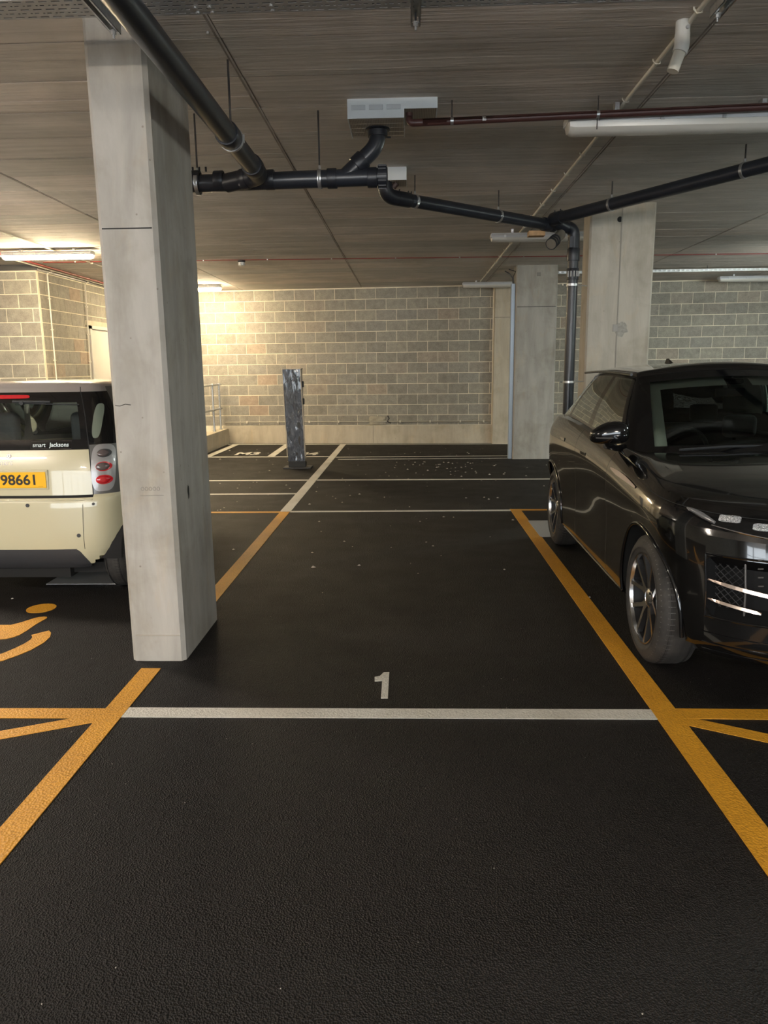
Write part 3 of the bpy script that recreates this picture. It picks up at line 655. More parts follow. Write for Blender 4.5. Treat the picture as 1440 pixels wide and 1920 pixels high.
# branch up to the ceiling box
B = empty('down_pipe', (-.2, 5.48, 3.23), 'short black pipe bending down from the white ceiling box into the cross pipe', 'pipe')
bp = arc((-.205, 5.47, 3.235), (-.205, 5.46, 3.13), (-.43, 5.44, 2.93), .075)
part('pipe', MB().tube([(-.205, 5.47, 3.24)]+bp+[(-.43, 5.44, 2.93)], RP*.96, 24), M['pipe'], B, 1)
part('flange', MB().lathe([(0, 0), (0, RP+.026), (-.008, RP+.027), (-.012, RP+.010), (-.05, RP+.010), (-.052, RP-.01)], (-.205, 5.47, 3.237), (0, 0, 1), 28), M['fitting'], B, AM)
dB = dirv((-.205, 5.46, 3.13), (-.43, 5.44, 2.93)); cB = Vector((-.205, 5.46, 3.13)).lerp(Vector((-.43, 5.44, 2.93)), .55)
collar(B, cB, dB, .075, RP+.008); part('lug', MB().tube([(-.14, 5.46, 3.18), (-.115, 5.46, 3.18)], .006, 6), M['fitting'], B)
# C: big pipe running towards the viewer
Cc = empty('drain_pipe', (-1.02, 4, 2.93), 'thick black drainage pipe running overhead towards the viewer past the near column', 'pipe')
CA, CB = Vector((-1.06, .2, 2.99)), Vector((-1.005, 5.17, 2.935)); dC = dirv(CA, CB)
part('pipe', MB().tube([CA, CB], .0585, 28), M['pipe'], Cc, 1)
cc = CA.lerp(CB, (4.50-.2)/(5.17-.2)); collar(Cc, cc+dC*.0, dC, .10, .0685); hanger(Cc, cc+dC*.075, dC, True, .064)
collar(Cc, CB-dC*.03, dC, .10, .0685)
part('elbow', MB().tube([CB-dC*.02]+arc(CB, Vector((-1.0, 5.34, 2.925)), Vector((-1.22, 5.44, 2.91)), .07)+[(-1.25, 5.44, 2.905)], .062, 22), M['fitting'], Cc, 1)
collar(Cc, (-1.11, 5.39, 2.918), dirv((-1.0, 5.34, 2.925), (-1.22, 5.44, 2.91)), .06, .067)
# D: diagonal pipe from the second ceiling box to the stack
D = empty('drain_pipe', (.7, 7.7, 3.1), 'black drainage pipe sloping across the ceiling towards the wide column', 'pipe')
D0, D1 = Vector((-.155, 7.02, 3.125)), Vector((1.52, 8.33, 3.085)); dD = dirv(D0, D1)
part('pipe', MB().tube([(-.205, 6.98, 3.33), (-.205, 6.98, 3.25)]+arc((-.205, 6.98, 3.3), (-.205, 6.98, 3.126), D1, .10)+[D1], RP, 24), M['pipe'], D, 1)
part('elbow', MB().tube([(-.205, 6.98, 3.26)]+arc((-.205, 6.98, 3.3), (-.205, 6.98, 3.126), D1, .105)+[D0+dD*.06], RP+.008, 22), M['fitting'], D, 1)
part('access_plug', MB().tube([(-.13, 7.0, 3.20), (-.10, 6.99, 3.235)], .026, 14), simple('brown_plug', (0.06, 0.035, 0.03), .5), D, AM)
collar(D, D0+dD*.14, dD, .15, RP+.007)
for t_2 in (.17, .50): pass
for s_ in (.275, 1.33): hanger(D, D0+dD*s_, dD)
for k in (.10, .20, .235): q = D0+dD*k; part('lug', MB().tube([q+Vector((0, 0, RP)), q+Vector((0, 0, RP+.022))], .006, 6), M['fitting'], D)
# E: diagonal pipe from the right
Ee = empty('drain_pipe', (2.3, 7, 3.12), 'black drainage pipe running from upper right down to the junction at the wide column', 'pipe')
E0, E1 = Vector((4.3, 4.05, 3.19)), Vector((1.50, 8.20, 3.125)); dE = dirv(E0, E1)
part('pipe', MB().tube([E0, E1], RP, 24), M['pipe'], Ee, 1)
hanger(Ee, E0.lerp(E1, (6.448-4.05)/(8.2-4.05)), dE); hanger(Ee, E0.lerp(E1, (7.565-4.05)/(8.2-4.05)), dE)
collar(Ee, E1-dE*.06, dE, .14, RP+.009)
part('elbow', MB().tube(arc(E1-dE*.06, E1+dE*.03, E1+dD*.18-Vector((0, 0, .05)), .06)+[E1+dD*.2-Vector((0, 0, .06))], RP+.008, 20), M['fitting'], Ee, 1)
for k in (.02, .10): q = E1-dE*k; part('lug', MB().tube([q+Vector((0, 0, RP)), q+Vector((0, 0, RP+.026))], .006, 6), M['fitting'], Ee)
# F: vertical stack
Fv = empty('soil_stack', (1.765, 8.42, 0), 'vertical black drain stack clipped to the left side of the wide column', 'pipe')
top = [D1-dD*.02]+arc(D1, Vector((1.765, 8.42, 3.075)), Vector((1.765, 8.42, 2.8)), .10)+[(1.765, 8.42, 2.78)]
part('bend', MB().tube(top, RP+.006, 24), M['fitting'], Fv, 1)
part('pipe', MB().tube([(1.765, 8.42, 2.80), (1.765, 8.42, 0)], RP, 24), M['pipe'], Fv, 1)
collar(Fv, (1.765, 8.42, 2.80), (0, 0, 1), .13, RP+.010); collar(Fv, (1.765, 8.42, 2.60), (0, 0, 1), .12, RP+.008, 'access_collar')
for k in range(5): a = -PI/2+k*.5-1.0; part('lug', MB().rbox((1.765+(RP+.009)*math.cos(a)-.008, 8.42+(RP+.009)*math.sin(a)-.008, 2.57), (1.765+(RP+.009)*math.cos(a)+.008, 8.42+(RP+.009)*math.sin(a)+.008, 2.63), .003), M['badge'], Fv)
for z in (2.49, 1.46, .5):
    h_ = part('pipe_clamp', MB().lathe([(-.012, RP+.001), (-.012, RP+.006), (.012, RP+.006), (.012, RP+.001)], (1.765, 8.42, z), (0, 0, 1), 24, True), M['galv'], Fv, AM)
    part('stand_off', MB().tube([(1.69, 8.41, z), (1.66, 8.40, z)], .008, 6).tube([(1.82, 8.44, z), (1.955, 8.55, z)], .007, 6), M['galv'], h_)
collar(Fv, D1-dD*.10, dD, .10, RP+.010); hanger(Fv, D1+dD*.02, dD, False, RP+.008)
part('branch_stub', MB().tube([(1.60, 8.28, 2.99), (1.46, 8.06, 2.86)], [RP*.9, RP*.9], 22), simple('grey_pipe_end', (0.16, 0.14, 0.11), .4), Fv, AM)
for k in (0, 1, 2): part('rib', MB().lathe([(-.009, RP*.85), (-.009, RP*1.06), (.009, RP*1.06), (.009, RP*.85)], Vector((1.60, 8.28, 2.99)).lerp(Vector((1.46, 8.06, 2.86)), .62+.17*k), (-.14, -.22, -.13), 22), M['fitting'], Fv, AM)
part('bracket', MB().box((1.70, 8.30, 2.86), (1.73, 8.36, 2.97)), M['fitting'], Fv)
single('timber_offcut', MB().box((1.27, 8.30, 2.985), (1.44, 8.42, 3.035)), M['wood'], 'small timber offcut wedged under the black pipes at their junction', 'timber')

# ------------------------------------------------------------------ white ceiling boxes
bx = empty('ceiling_box', (-.1, 5.45, 3.24), 'white steel collar box on the ceiling around the black down pipe', 'box')
zt = CZ(5.24)+.005; zb = 3.238
poly = [(-.39, 5.24), (.19, 5.24), (.19, 5.40), (-.022, 5.40), (-.022, 5.66), (-.39, 5.66)]
part('soffit_board', MB().box((-.385, 5.245, zb+.002), (-.026, 5.655, zb+.008)).box((-.026, 5.245, 3.292), (.188, 5.60, 3.298)), M['mesh'], bx)
mb = MB(); 
for i in range(34): x = -.383+i*.0108; mb.box((x, 5.245, zb-.002), (x+.0035, 5.655, zb+.002))
for i in range(5): y = 5.27+i*.09; mb.box((-.385, y, zb-.001), (-.026, y+.003, zb+.003))
for i in range(18): x = -.018+i*.0112; mb.box((x, 5.245, 3.288), (x+.0035, 5.60, 3.292))
o = part('wire_mesh', mb, M['meshwire'], bx, kind='stuff')
part('front_plate', MB().rbox((-.39, 5.236, zb-.004), (-.022, 5.244, zt), .002), M['tin'], bx)
part('front_plate', MB().rbox((-.024, 5.236, 3.288), (.192, 5.244, zt), .002), M['tin'], bx)
part('side_plate', MB().box((-.392, 5.24, zb-.004), (-.386, 5.66, zt)).box((.188, 5.24, 3.288), (.194, 5.60, zt)).box((-.026, 5.24, zb-.004), (-.022, 5.66, 3.33)), M['tin'], bx)
for i in range(3): part('tape_patch', MB().rbox((-.365+i*.115, 5.232, 3.286), (-.275+i*.115, 5.2375, 3.315), .001), simple('grey_tape', (.50, .52, .54), .5), bx)
b2 = empty('ceiling_box', (-.13, 7, 3.24), 'smaller white steel box on the ceiling behind the pipe end cap', 'box')
part('front_plate', MB().rbox((-.30, 6.896, 3.238), (-.012, 6.904, CZ(6.9)+.01), .002), M['tin'], b2)
part('soffit_board', MB().box((-.30, 6.905, 3.240), (-.014, 7.15, 3.246)), M['mesh'], b2)
part('side_plate', MB().box((-.016, 6.90, 3.236), (-.012, 7.15, CZ(6.9)+.01)), M['tin'], b2)
mb = MB(); 
for i in range(18): x = -.295+i*.0155; mb.box((x, 6.905, 3.236), (x+.004, 7.15, 3.2405))
part('wire_mesh', mb, M['meshwire'], b2, kind='stuff')

# ------------------------------------------------------------------ brown pipe, white stub
bpz = lambda x: 3.222+.016*x
G_ = empty('brown_pipe', (1.2, 5.3, 3.23), 'slim red-brown pipe running from the white ceiling box to the right', 'pipe')
pts = [(.01, 5.33, 3.29), (.01, 5.33, 3.26)]+arc((.01, 5.33, 3.29), (.01, 5.31, bpz(0)), (3.9, 5.25, bpz(3.9)), .03)+[(3.9, 5.25, bpz(3.9))]
part('tube', MB().tube(pts, .0185, 14), M['redpipe'], G_, 1)
part('elbow', MB().tube(pts[:12]+[(.10, 5.308, bpz(.1))], .023, 14), M['redpipe'], G_, 1)
for x, rod in ((.29, 1), (1.235, 1), (2.6, 1)):
    q = Vector((x, 5.307-.0148*x, bpz(x)))
    h_ = part('pipe_clamp', MB().lathe([(-.010, .0195), (-.010, .0235), (.010, .0235), (.010, .0195)], q, (1, 0, 0), 16, True), M['galv'], G_, AM)
    part('rod', MB().tube([q+Vector((0, 0, .022)), (q.x, q.y, CZ(q.y)+.01)], .004, 6), M['rod'], h_)
part('rod_tail', MB().tube([(1.235, 5.30, 3.22), (1.235, 5.30, 3.155)], .0035, 6), M['rod'], G_)
part('label_clip', MB().lathe([(-.012, .019), (-.012, .021), (.012, .021), (.012, .019)], (.50, 5.30, bpz(.5)), (1, 0, 0), 12), M['wplastic'], G_)
W_ = empty('white_pipe_stub', (1.40, 4.25, 3.33), 'short white bent waste pipe stub hanging from the ceiling', 'pipe')
part('tailpiece', MB().tube([(1.40, 4.25, 3.25), (1.395, 4.25, 3.21), (1.365, 4.25, 3.125)], .030, 20), M['cplastic'], W_, AM)
part('elbow', MB().tube([(1.405, 4.25, 3.30), (1.405, 4.25, 3.255), (1.403, 4.25, 3.235), (1.395, 4.25, 3.212)], .0375, 20), M['wplastic'], W_, AM)
part('socket', MB().tube([(1.405, 4.25, 3.36), (1.405, 4.25, 3.295)], .036, 20), M['wplastic'], W_, AM)
part('screw', MB().tube([(1.415, 4.212, 3.315), (1.415, 4.20, 3.315)], .009, 10), M['galv'], W_)
# small ceiling anchors
for i, (x, y) in enumerate(((-.88, 3.62), (-1.03, 4.22), (.62, 3.70), (-.86, 4.0), (.05, 4.02))):
    single('ceiling_anchor', MB().tube([(x, y, CZ(y)+.012), (x, y, CZ(y)-.012)], .008, 8), M['galv'], 'tiny steel anchor in the ceiling '+('between the black pipe and the cable tray', 'above the black pipe clamp', 'right of the centre strut bracket', 'on the board seam left of centre', 'just beyond the centre strut bracket')[i], 'anchor', group='small ceiling anchors')

# ------------------------------------------------------------------ EV post under wrap
ev = empty('charging_post', (-1.875, 12.33, 0), 'slim charging post wrapped in crinkled dark plastic film, standing in the bay', 'post')
def tap(mb_, a, b, z0, z1):
    x0, y0, x1, y1 = a; X0, Y0, X1, Y1 = b
    return mb_.add([(x0,y0,z0),(x1,y0,z0),(x1,y1,z0),(x0,y1,z0),(X0,Y0,z1),(X1,Y0,z1),(X1,Y1,z1),(X0,Y1,z1)], [(0,3,2,1),(4,5,6,7),(0,1,5,4),(1,2,6,5),(2,3,7,6),(3,0,4,7)])
part('base_plate', MB().rbox((-2.10, 12.22, 0), (-1.64, 12.52, .022), .005), M['dplastic'], ev)
part('plinth', MB().rbox((-2.02, 12.30, .022), (-1.735, 12.46, .10), .004), M['ink'], ev)
part('post_body', tap(MB(), (-2.01, 12.30, -1.745, 12.47), (-2.045, 12.30, -1.785, 12.47), .10, 1.60), M['ink'], ev)
# wrinkled film: subdivided box shell with displacement
bm = bmesh.new(); bmesh.ops.create_cube(bm, size=1); bmesh.ops.subdivide_edges(bm, edges=bm.edges[:], cuts=24, use_grid_fill=True)
rr = random.Random(11); from mathutils import noise as mn
for v_ in bm.verts:
    z = .12 + (v_.co.z+.5)*1.51; lean = -.035*(z/1.6); x = -1.878 + lean + v_.co.x*.285; y = 12.385 + v_.co.y*.19
    k = mn.noise(Vector((x*14, y*14, z*6)))*.010 + mn.noise(Vector((x*40+9, y*40, z*16)))*.004 - .006*math.sin(z*3)
    v_.co = Vector((x + (k if abs(v_.co.x) > .49 else 0)*(1 if v_.co.x > 0 else -1), y + (k if abs(v_.co.y) > .49 else 0)*(1 if v_.co.y > 0 else -1), z))
bm.verts.index_update(); mb = MB(); mb.add([v_.co[:] for v_ in bm.verts], [[q.index for q in f.verts] for f in bm.faces]); bm.free()
part('plastic_film', mb, M['wrap'], ev, 1)
part('top_board', MB().box((-2.075, 12.27, 1.625), (-1.755, 12.50, 1.637)), M['mesh'], ev)
for x in (-2.066, -1.768): part('edge_guard', MB().add([(x-.006, 12.28, 1.63), (x+.006, 12.28, 1.63), (x+.006+.035, 12.28, .2), (x-.006+.035, 12.28, .2), (x-.006, 12.30, 1.63), (x+.006, 12.30, 1.63), (x+.006+.035, 12.30, .2), (x-.006+.035, 12.30, .2)], [(0,1,2,3), (4,7,6,5), (0,4,5,1), (1,5,6,2), (2,6,7,3), (3,7,4,0)]), M['mesh'], ev)
for z in (1.38, 1.10): part('socket_bulge', MB().rbox((-1.775+.0, 12.33, z-.05), (-1.735, 12.44, z+.05), .01), M['ink'], ev)

# ------------------------------------------------------------------ floor markings
def strip(a, b, wd, z=.003, mat='white', label='', ea=0.0, name='parking_line'):
    a, b = Vector((*a, 0)), Vector((*b, 0)); dd = (b-a).normalized(); s_ = Vector((-dd.y, dd.x, 0))*wd/2
    poly = [(a-s_), (b-s_), (b+s_), (a+s_)]
    return single(name, MB().prism([(q.x, q.y) for q in poly], .0004, z), M[mat], label, 'line marking', group='painted bay lines')
LW = .112
strip((-1.165+.0, 0.9), (1.0, 0.9), .001, label='x') if False else None
strip((-1.456, 0.6), (-1.456, 3.89), LW, .0042, 'yellow', 'yellow bay line at lower left, ending at the foot of the near column')
strip((-1.453, 4.75), (-1.453, 8.48), LW, .0042, 'yellow', 'yellow bay line behind the near column, left side of bay one')
strip((1.222, 0.6), (1.225, 8.57), LW+.008, .0042, 'yellow', 'long yellow bay line on the right, beside the black car')
strip((-1.400, 3.352), (1.165, 3.352), .102, .003, 'white', 'broad white line across the front of bay one')
strip((-1.50, 3.340), (-5.6, 3.32), .104, .0034, 'yellow', 'yellow cross line at the left edge, in front of the disabled bay')
strip((-1.50, 3.300), (-3.2, 2.51), .088, .0027, 'yellow', 'slanting yellow hatch line at the left edge')
strip((1.27, 3.362), (5.6, 3.30), .104, .0034, 'yellow', 'yellow cross line at the right edge under the black car front')
strip((1.27, 3.300), (3.0, 2.35), .088, .0027, 'yellow', 'slanting yellow hatch line at the right edge')
strip((-1.452, 8.50), (-1.44, 16.15), LW+.012, .0042, 'white', 'pale bay line running back to the block wall in the middle')
strip((-1.39, 8.49), (1.17, 8.50), .075, .003, 'white', 'thin white line across the back of bay one')
strip((-5.6, 8.46), (-1.51, 8.47), .075, .003, 'yellow', 'thin yellow line left of bay one, level with its back')
strip((1.17, 8.53), (5.6, 8.50), .085, .003, 'yellow', 'thin yellow line beside the black car rear wheel')
strip((-4.0, 9.74), (-1.51, 9.74), .085, .003, 'white', 'short white cross line in front of the charging post, nearest one')
strip((-4.0, 10.97), (-1.51, 10.95), .095, .003, 'white', 'white cross line just in front of the charging post')
strip((-1.38, 10.95), (6.0, 10.85), .095, .003, 'white', 'white cross line behind bay one, right of the pale bay line')
strip((-4.0, 13.98), (-1.51, 13.90), .11, .003, 'white', 'white line across the front of the rear left bays')
strip((-1.38, 13.80), (5.0, 13.82), .075, .003, 'white', 'upper of the two close white lines left of the small column')
strip((-1.30, 13.46), (5.0, 13.44), .065, .003, 'white', 'lower of the two close white lines left of the small column')
strip((-4.0, WY(-4)-.22), (5.0, WY(5)-.22), .11, .003, 'white', 'white line along the foot of the back wall')
strip((-3.86, 14.04), (-3.82, 16.24), .14, .0036, 'white', 'white bay line next to the low kerb wall')
strip((-2.63, 14.02), (-2.66, 16.16), .14, .0036, 'white', 'white bay line behind the charging post')
# numerals
def floor_text(body, size, x, y, mat, label, bold=.01, sy=1.0, sx=1.0):
    mb = text_mb(body, size, .0014, bold); xform(mb, lambda v_: (x+v_.x*sx, y+v_.y*sy, .0020+v_.z))
    return single('painted_number', mb, M[mat], label, 'floor number', group='painted bay numbers')
one = [(-0.195, 3.781), (-0.167, 3.794), (-0.148, 3.843), (-0.117, 3.846), (-0.116, 3.519), (-0.151, 3.519), (-0.152, 3.731), (-0.192, 3.726)]
single('painted_number', MB().prism(one, .0004, .003), M['white'], 'white numeral 1 painted in the bay behind the broad white line', 'floor number', group='painted bay numbers')
floor_text('M3', .62, -3.17, 14.48, 'white', 'white bay number M3 at the back left', .02, sx=.62)
floor_text('M4', .62, -2.02, 14.38, 'white', 'white bay number M4 mostly hidden behind the charging post', .02, sx=.62)
# wheelchair symbol
wc = empty('wheelchair_symbol', (-2.7, 4.5, 0), 'yellow wheelchair symbol painted in the disabled bay at the left edge', 'floor symbol')
part('head', MB().prism([(-2.606+.098*math.cos(a), 4.955+.102*math.sin(a)) for a in [2*PI*i/28 for i in range(28)]], .0004, .0035), M['yellow'], wc)
body = [(-3.22, 4.56), (-2.86, 4.585), (-2.717, 4.606), (-2.64, 4.607), (-2.595, 4.66), (-2.553, 4.74), (-2.527, 4.765), (-2.497, 4.775), (-2.472, 4.765), (-2.463, 4.735), (-2.470, 4.70),
        (-2.478, 4.61), (-2.478, 4.50), (-2.485, 4.42), (-2.505, 4.38), (-2.537, 4.352), (-2.575, 4.345), (-2.80, 4.335), (-3.10, 4.33), (-3.22, 4.36)]
part('figure', MB().prism(body, .0004, .0035), M['yellow'], wc)
ring = []
outer = [(-2.375, 4.455), (-2.333, 4.50), (-2.300, 4.46), (-2.270, 4.385), (-2.262, 4.29), (-2.282, 4.165), (-2.318, 4.08), (-2.36, 4.005), (-2.42, 3.955), (-2.52, 3.905), (-2.65, 3.89), (-2.80, 3.92), (-2.95, 3.99), (-3.05, 4.10), (-3.10, 4.25)]
inner = [(-3.00, 4.25), (-2.95, 4.15), (-2.87, 4.07), (-2.77, 4.02), (-2.65, 4.00), (-2.54, 4.02), (-2.47, 4.06), (-2.425, 4.11), (-2.395, 4.19), (-2.375, 4.27), (-2.370, 4.34), (-2.385, 4.39), (-2.408, 4.42)]
part('wheel', MB().prism(outer+inner, .0004, .0035), M['yellow'], wc)
# checker plates in the floor
for i, (a, b, lab) in enumerate((((-2.86, 5.545, 0), (-2.20, 6.35, .006), 'metal checker plate on the floor under the rear of the cream car'), ((1.27, 7.13, 0), (1.78, 7.90, .006), 'metal checker plate on the floor by the black car rear wheel'))):
    single('floor_plate', MB().rbox(a, b, .002), M['checker'], lab, 'plate')
# crumbs
mb = MB(); rr = random.Random(5)
def crumb(x, y, s_):
    pts = [(x+s_*rr.uniform(.4, 1)*math.cos(a), y+s_*rr.uniform(.4, 1)*math.sin(a)) for a in [2*PI*i/6+rr.uniform(-.3, .3) for i in range(6)]]; k = len(mb.v)
    mb.add([(px_, py_, .0005) for px_, py_ in pts]+[(x, y, s_*.5)], [(i, (i+1) % 6, 6) for i in range(6)])
for i in range(230): crumb(rr.uniform(-1.3, 3.0) if rr.random() < .7 else rr.uniform(-4, -1.5), 5.0+rr.random()**.7*10.5, rr.uniform(.004, .015)*(1.0+rr.random()))
for i in range(160): crumb(rr.uniform(-2.2, 2.2), rr.uniform(1.2, 5.2), rr.uniform(.0012, .0042))
for i in range(45): crumb(rr.uniform(-.4, 1.5), rr.uniform(11.2, 13.2), rr.uniform(.01, .03))
tag(part('floor_debris', mb, M['crumb']), 'scattered pale crumbs and chips on the asphalt', 'debris', kind='stuff')

# ------------------------------------------------------------------ car tools
def interp(tab, x):
    if x <= tab[0][0]: return tab[0][1]
    for (a, fa), (b, fb) in zip(tab, tab[1:]):
        if x <= b:
            t = (x-a)/(b-a); return fa+(fb-fa)*t
    return tab[-1][1]
def smooth_interp(tab, x):
    # monotone-ish cubic through the table
    n_ = len(tab)
    if x <= tab[0][0]: return tab[0][1]
    if x >= tab[-1][0]: return tab[-1][1]
    for i in range(n_-1):
        if x <= tab[i+1][0]:
            x0, y0 = tab[i]; x1, y1 = tab[i+1]; h = x1-x0
            def sl(j):
                if j <= 0 or j >= n_-1: return (tab[min(j+1, n_-1)][1]-tab[max(j-1, 0)][1])/(tab[min(j+1, n_-1)][0]-tab[max(j-1, 0)][0])
                a = (tab[j][1]-tab[j-1][1])/(tab[j][0]-tab[j-1][0]); b = (tab[j+1][1]-tab[j][1])/(tab[j+1][0]-tab[j][0])
                return 0 if a*b <= 0 else 2*a*b/(a+b)
            m0, m1 = sl(i), sl(i+1); t = (x-x0)/h
            return (2*t**3-3*t*t+1)*y0 + (t**3-2*t*t+t)*h*m0 + (-2*t**3+3*t*t)*y1 + (t**3-t*t)*h*m1
class Grid:
    """rows x columns of points for the left half (x<=0); emits both halves"""
    def __init__(s, rows): s.r = rows; s.used = set()
    def emit(s, name, cells, mat, parent, sm=math.radians(40), push=0.0, sides=(1, -1), label=None, only=None):
        far = min((abs(s.r[a][b][0]) for (k, j) in cells for (a, b) in ((k, j), (k, j+1))), default=0)
        if far > .02 and len(sides) == 2:
            for sg in sides: o = s.emit(name, cells, mat, parent, sm, push, (sg,), label)
            return o
        mb = MB(); vm = {}
        for sg in sides:
            for (k, j) in cells:
                if (sg, k, j) in s.used: continue
                s.used.add((sg, k, j)); ids = []
                for (a, b) in ((k, j), (k, j+1), (k+1, j+1), (k+1, j)):
                    x, y, z = s.r[a][b]; key = (a, b, sg if abs(x) > 1e-5 else 0)
                    if key not in vm: vm[key] = len(mb.v); mb.v.append((x*sg, y, z))
                    if vm[key] not in ids: ids.append(vm[key])
                if len(ids) > 2: mb.f.append(tuple(ids if sg == 1 else ids[::-1]))
        if not mb.f: return None
        me_ = weld(mb)
        return part(name, me_, mat, parent, sm, label=label)
def weld(mb, eps=1e-4):
    bm = bmesh.new(); vs_ = [bm.verts.new(v_) for v_ in mb.v]; 
    for f in mb.f:
        try: bm.faces.new([vs_[i] for i in f])
        except ValueError: pass
    bmesh.ops.remove_doubles(bm, verts=bm.verts, dist=eps)
    bmesh.ops.dissolve_degenerate(bm, edges=bm.edges, dist=1e-5)
    bm.verts.index_update(); o = MB(); o.add([v_.co[:] for v_ in bm.verts], [[q.index for q in f.verts] for f in bm.faces]); bm.free(); return o
def shell_offset(mb, d_):
    bm = bmesh.new(); vs_ = [bm.verts.new(v_) for v_ in mb.v]; [bm.faces.new([vs_[i] for i in f]) for f in mb.f]
    bm.normal_update(); mb.v = [tuple(v_.co+v_.normal*d_) for v_ in bm.verts]; bm.free(); return mb
def patch(S, cu, cz, shape, rings=4, off=.004, seg=28, thick=.0):
    """patch on surface S(u,z): shape(a)->(du,dz) outline; returns MB; polar grid"""
    mb = MB(); e = 1e-3; vs_ = []
    def P3(u, z, o_):
        p_ = Vector(S(u, z)); a = Vector(S(u+e, z))-Vector(S(u-e, z)); b = Vector(S(u, z+e))-Vector(S(u, z-e)); nn = a.cross(b)
        if nn.length < 1e-12: return p_
        nn.normalize(); c_ = Vector((0, S.cy, .7)); 
        if nn.dot(p_-c_) < 0: nn = -nn
        return p_+nn*o_
    o_c = off + thick
    vs_.append(P3(cu, cz, o_c)); 
    for r_ in range(1, rings+1):
        t = r_/rings
        for i in range(seg):
            du, dz = shape(2*PI*i/seg); vs_.append(P3(cu+du*t, cz+dz*t, off+thick*(1-t**4)))
    fs_ = [(0, 1+i, 1+(i+1) % seg) for i in range(seg)]
    for r_ in range(rings-1):
        a = 1+r_*seg; b = a+seg
        fs_ += [(a+i, b+i, b+(i+1) % seg, a+(i+1) % seg) for i in range(seg)]
    # rim skirt down into the surface
    a = 1+(rings-1)*seg; k = len(vs_)
    for i in range(seg):
        du, dz = shape(2*PI*i/seg); vs_.append(P3(cu+du, cz+dz, -.004))
    fs_ += [(a+i, k+i, k+(i+1) % seg, a+(i+1) % seg) for i in range(seg)]
    return mb.add(vs_, fs_)
def ell(rx, rz, n_=2.0): return lambda a: (rx*math.copysign(abs(math.cos(a))**(2/n_), math.cos(a)), rz*math.copysign(abs(math.sin(a))**(2/n_), math.sin(a)))
def quad_shape(p, n_=1):
    # outline through polygon corners (relative), by arc length
    L = [math.dist(p[i], p[(i+1) % len(p)]) for i in range(len(p))]; T = sum(L)
    def f(a):
        s_ = (a/(2*PI)) % 1.0*T
        for i, l in enumerate(L):
            if s_ <= l+1e-9: t = s_/l; q = p[(i+1) % len(p)]; return (p[i][0]+(q[0]-p[i][0])*t, p[i][1]+(q[1]-p[i][1])*t)
            s_ -= l
        return p[0]
    return f
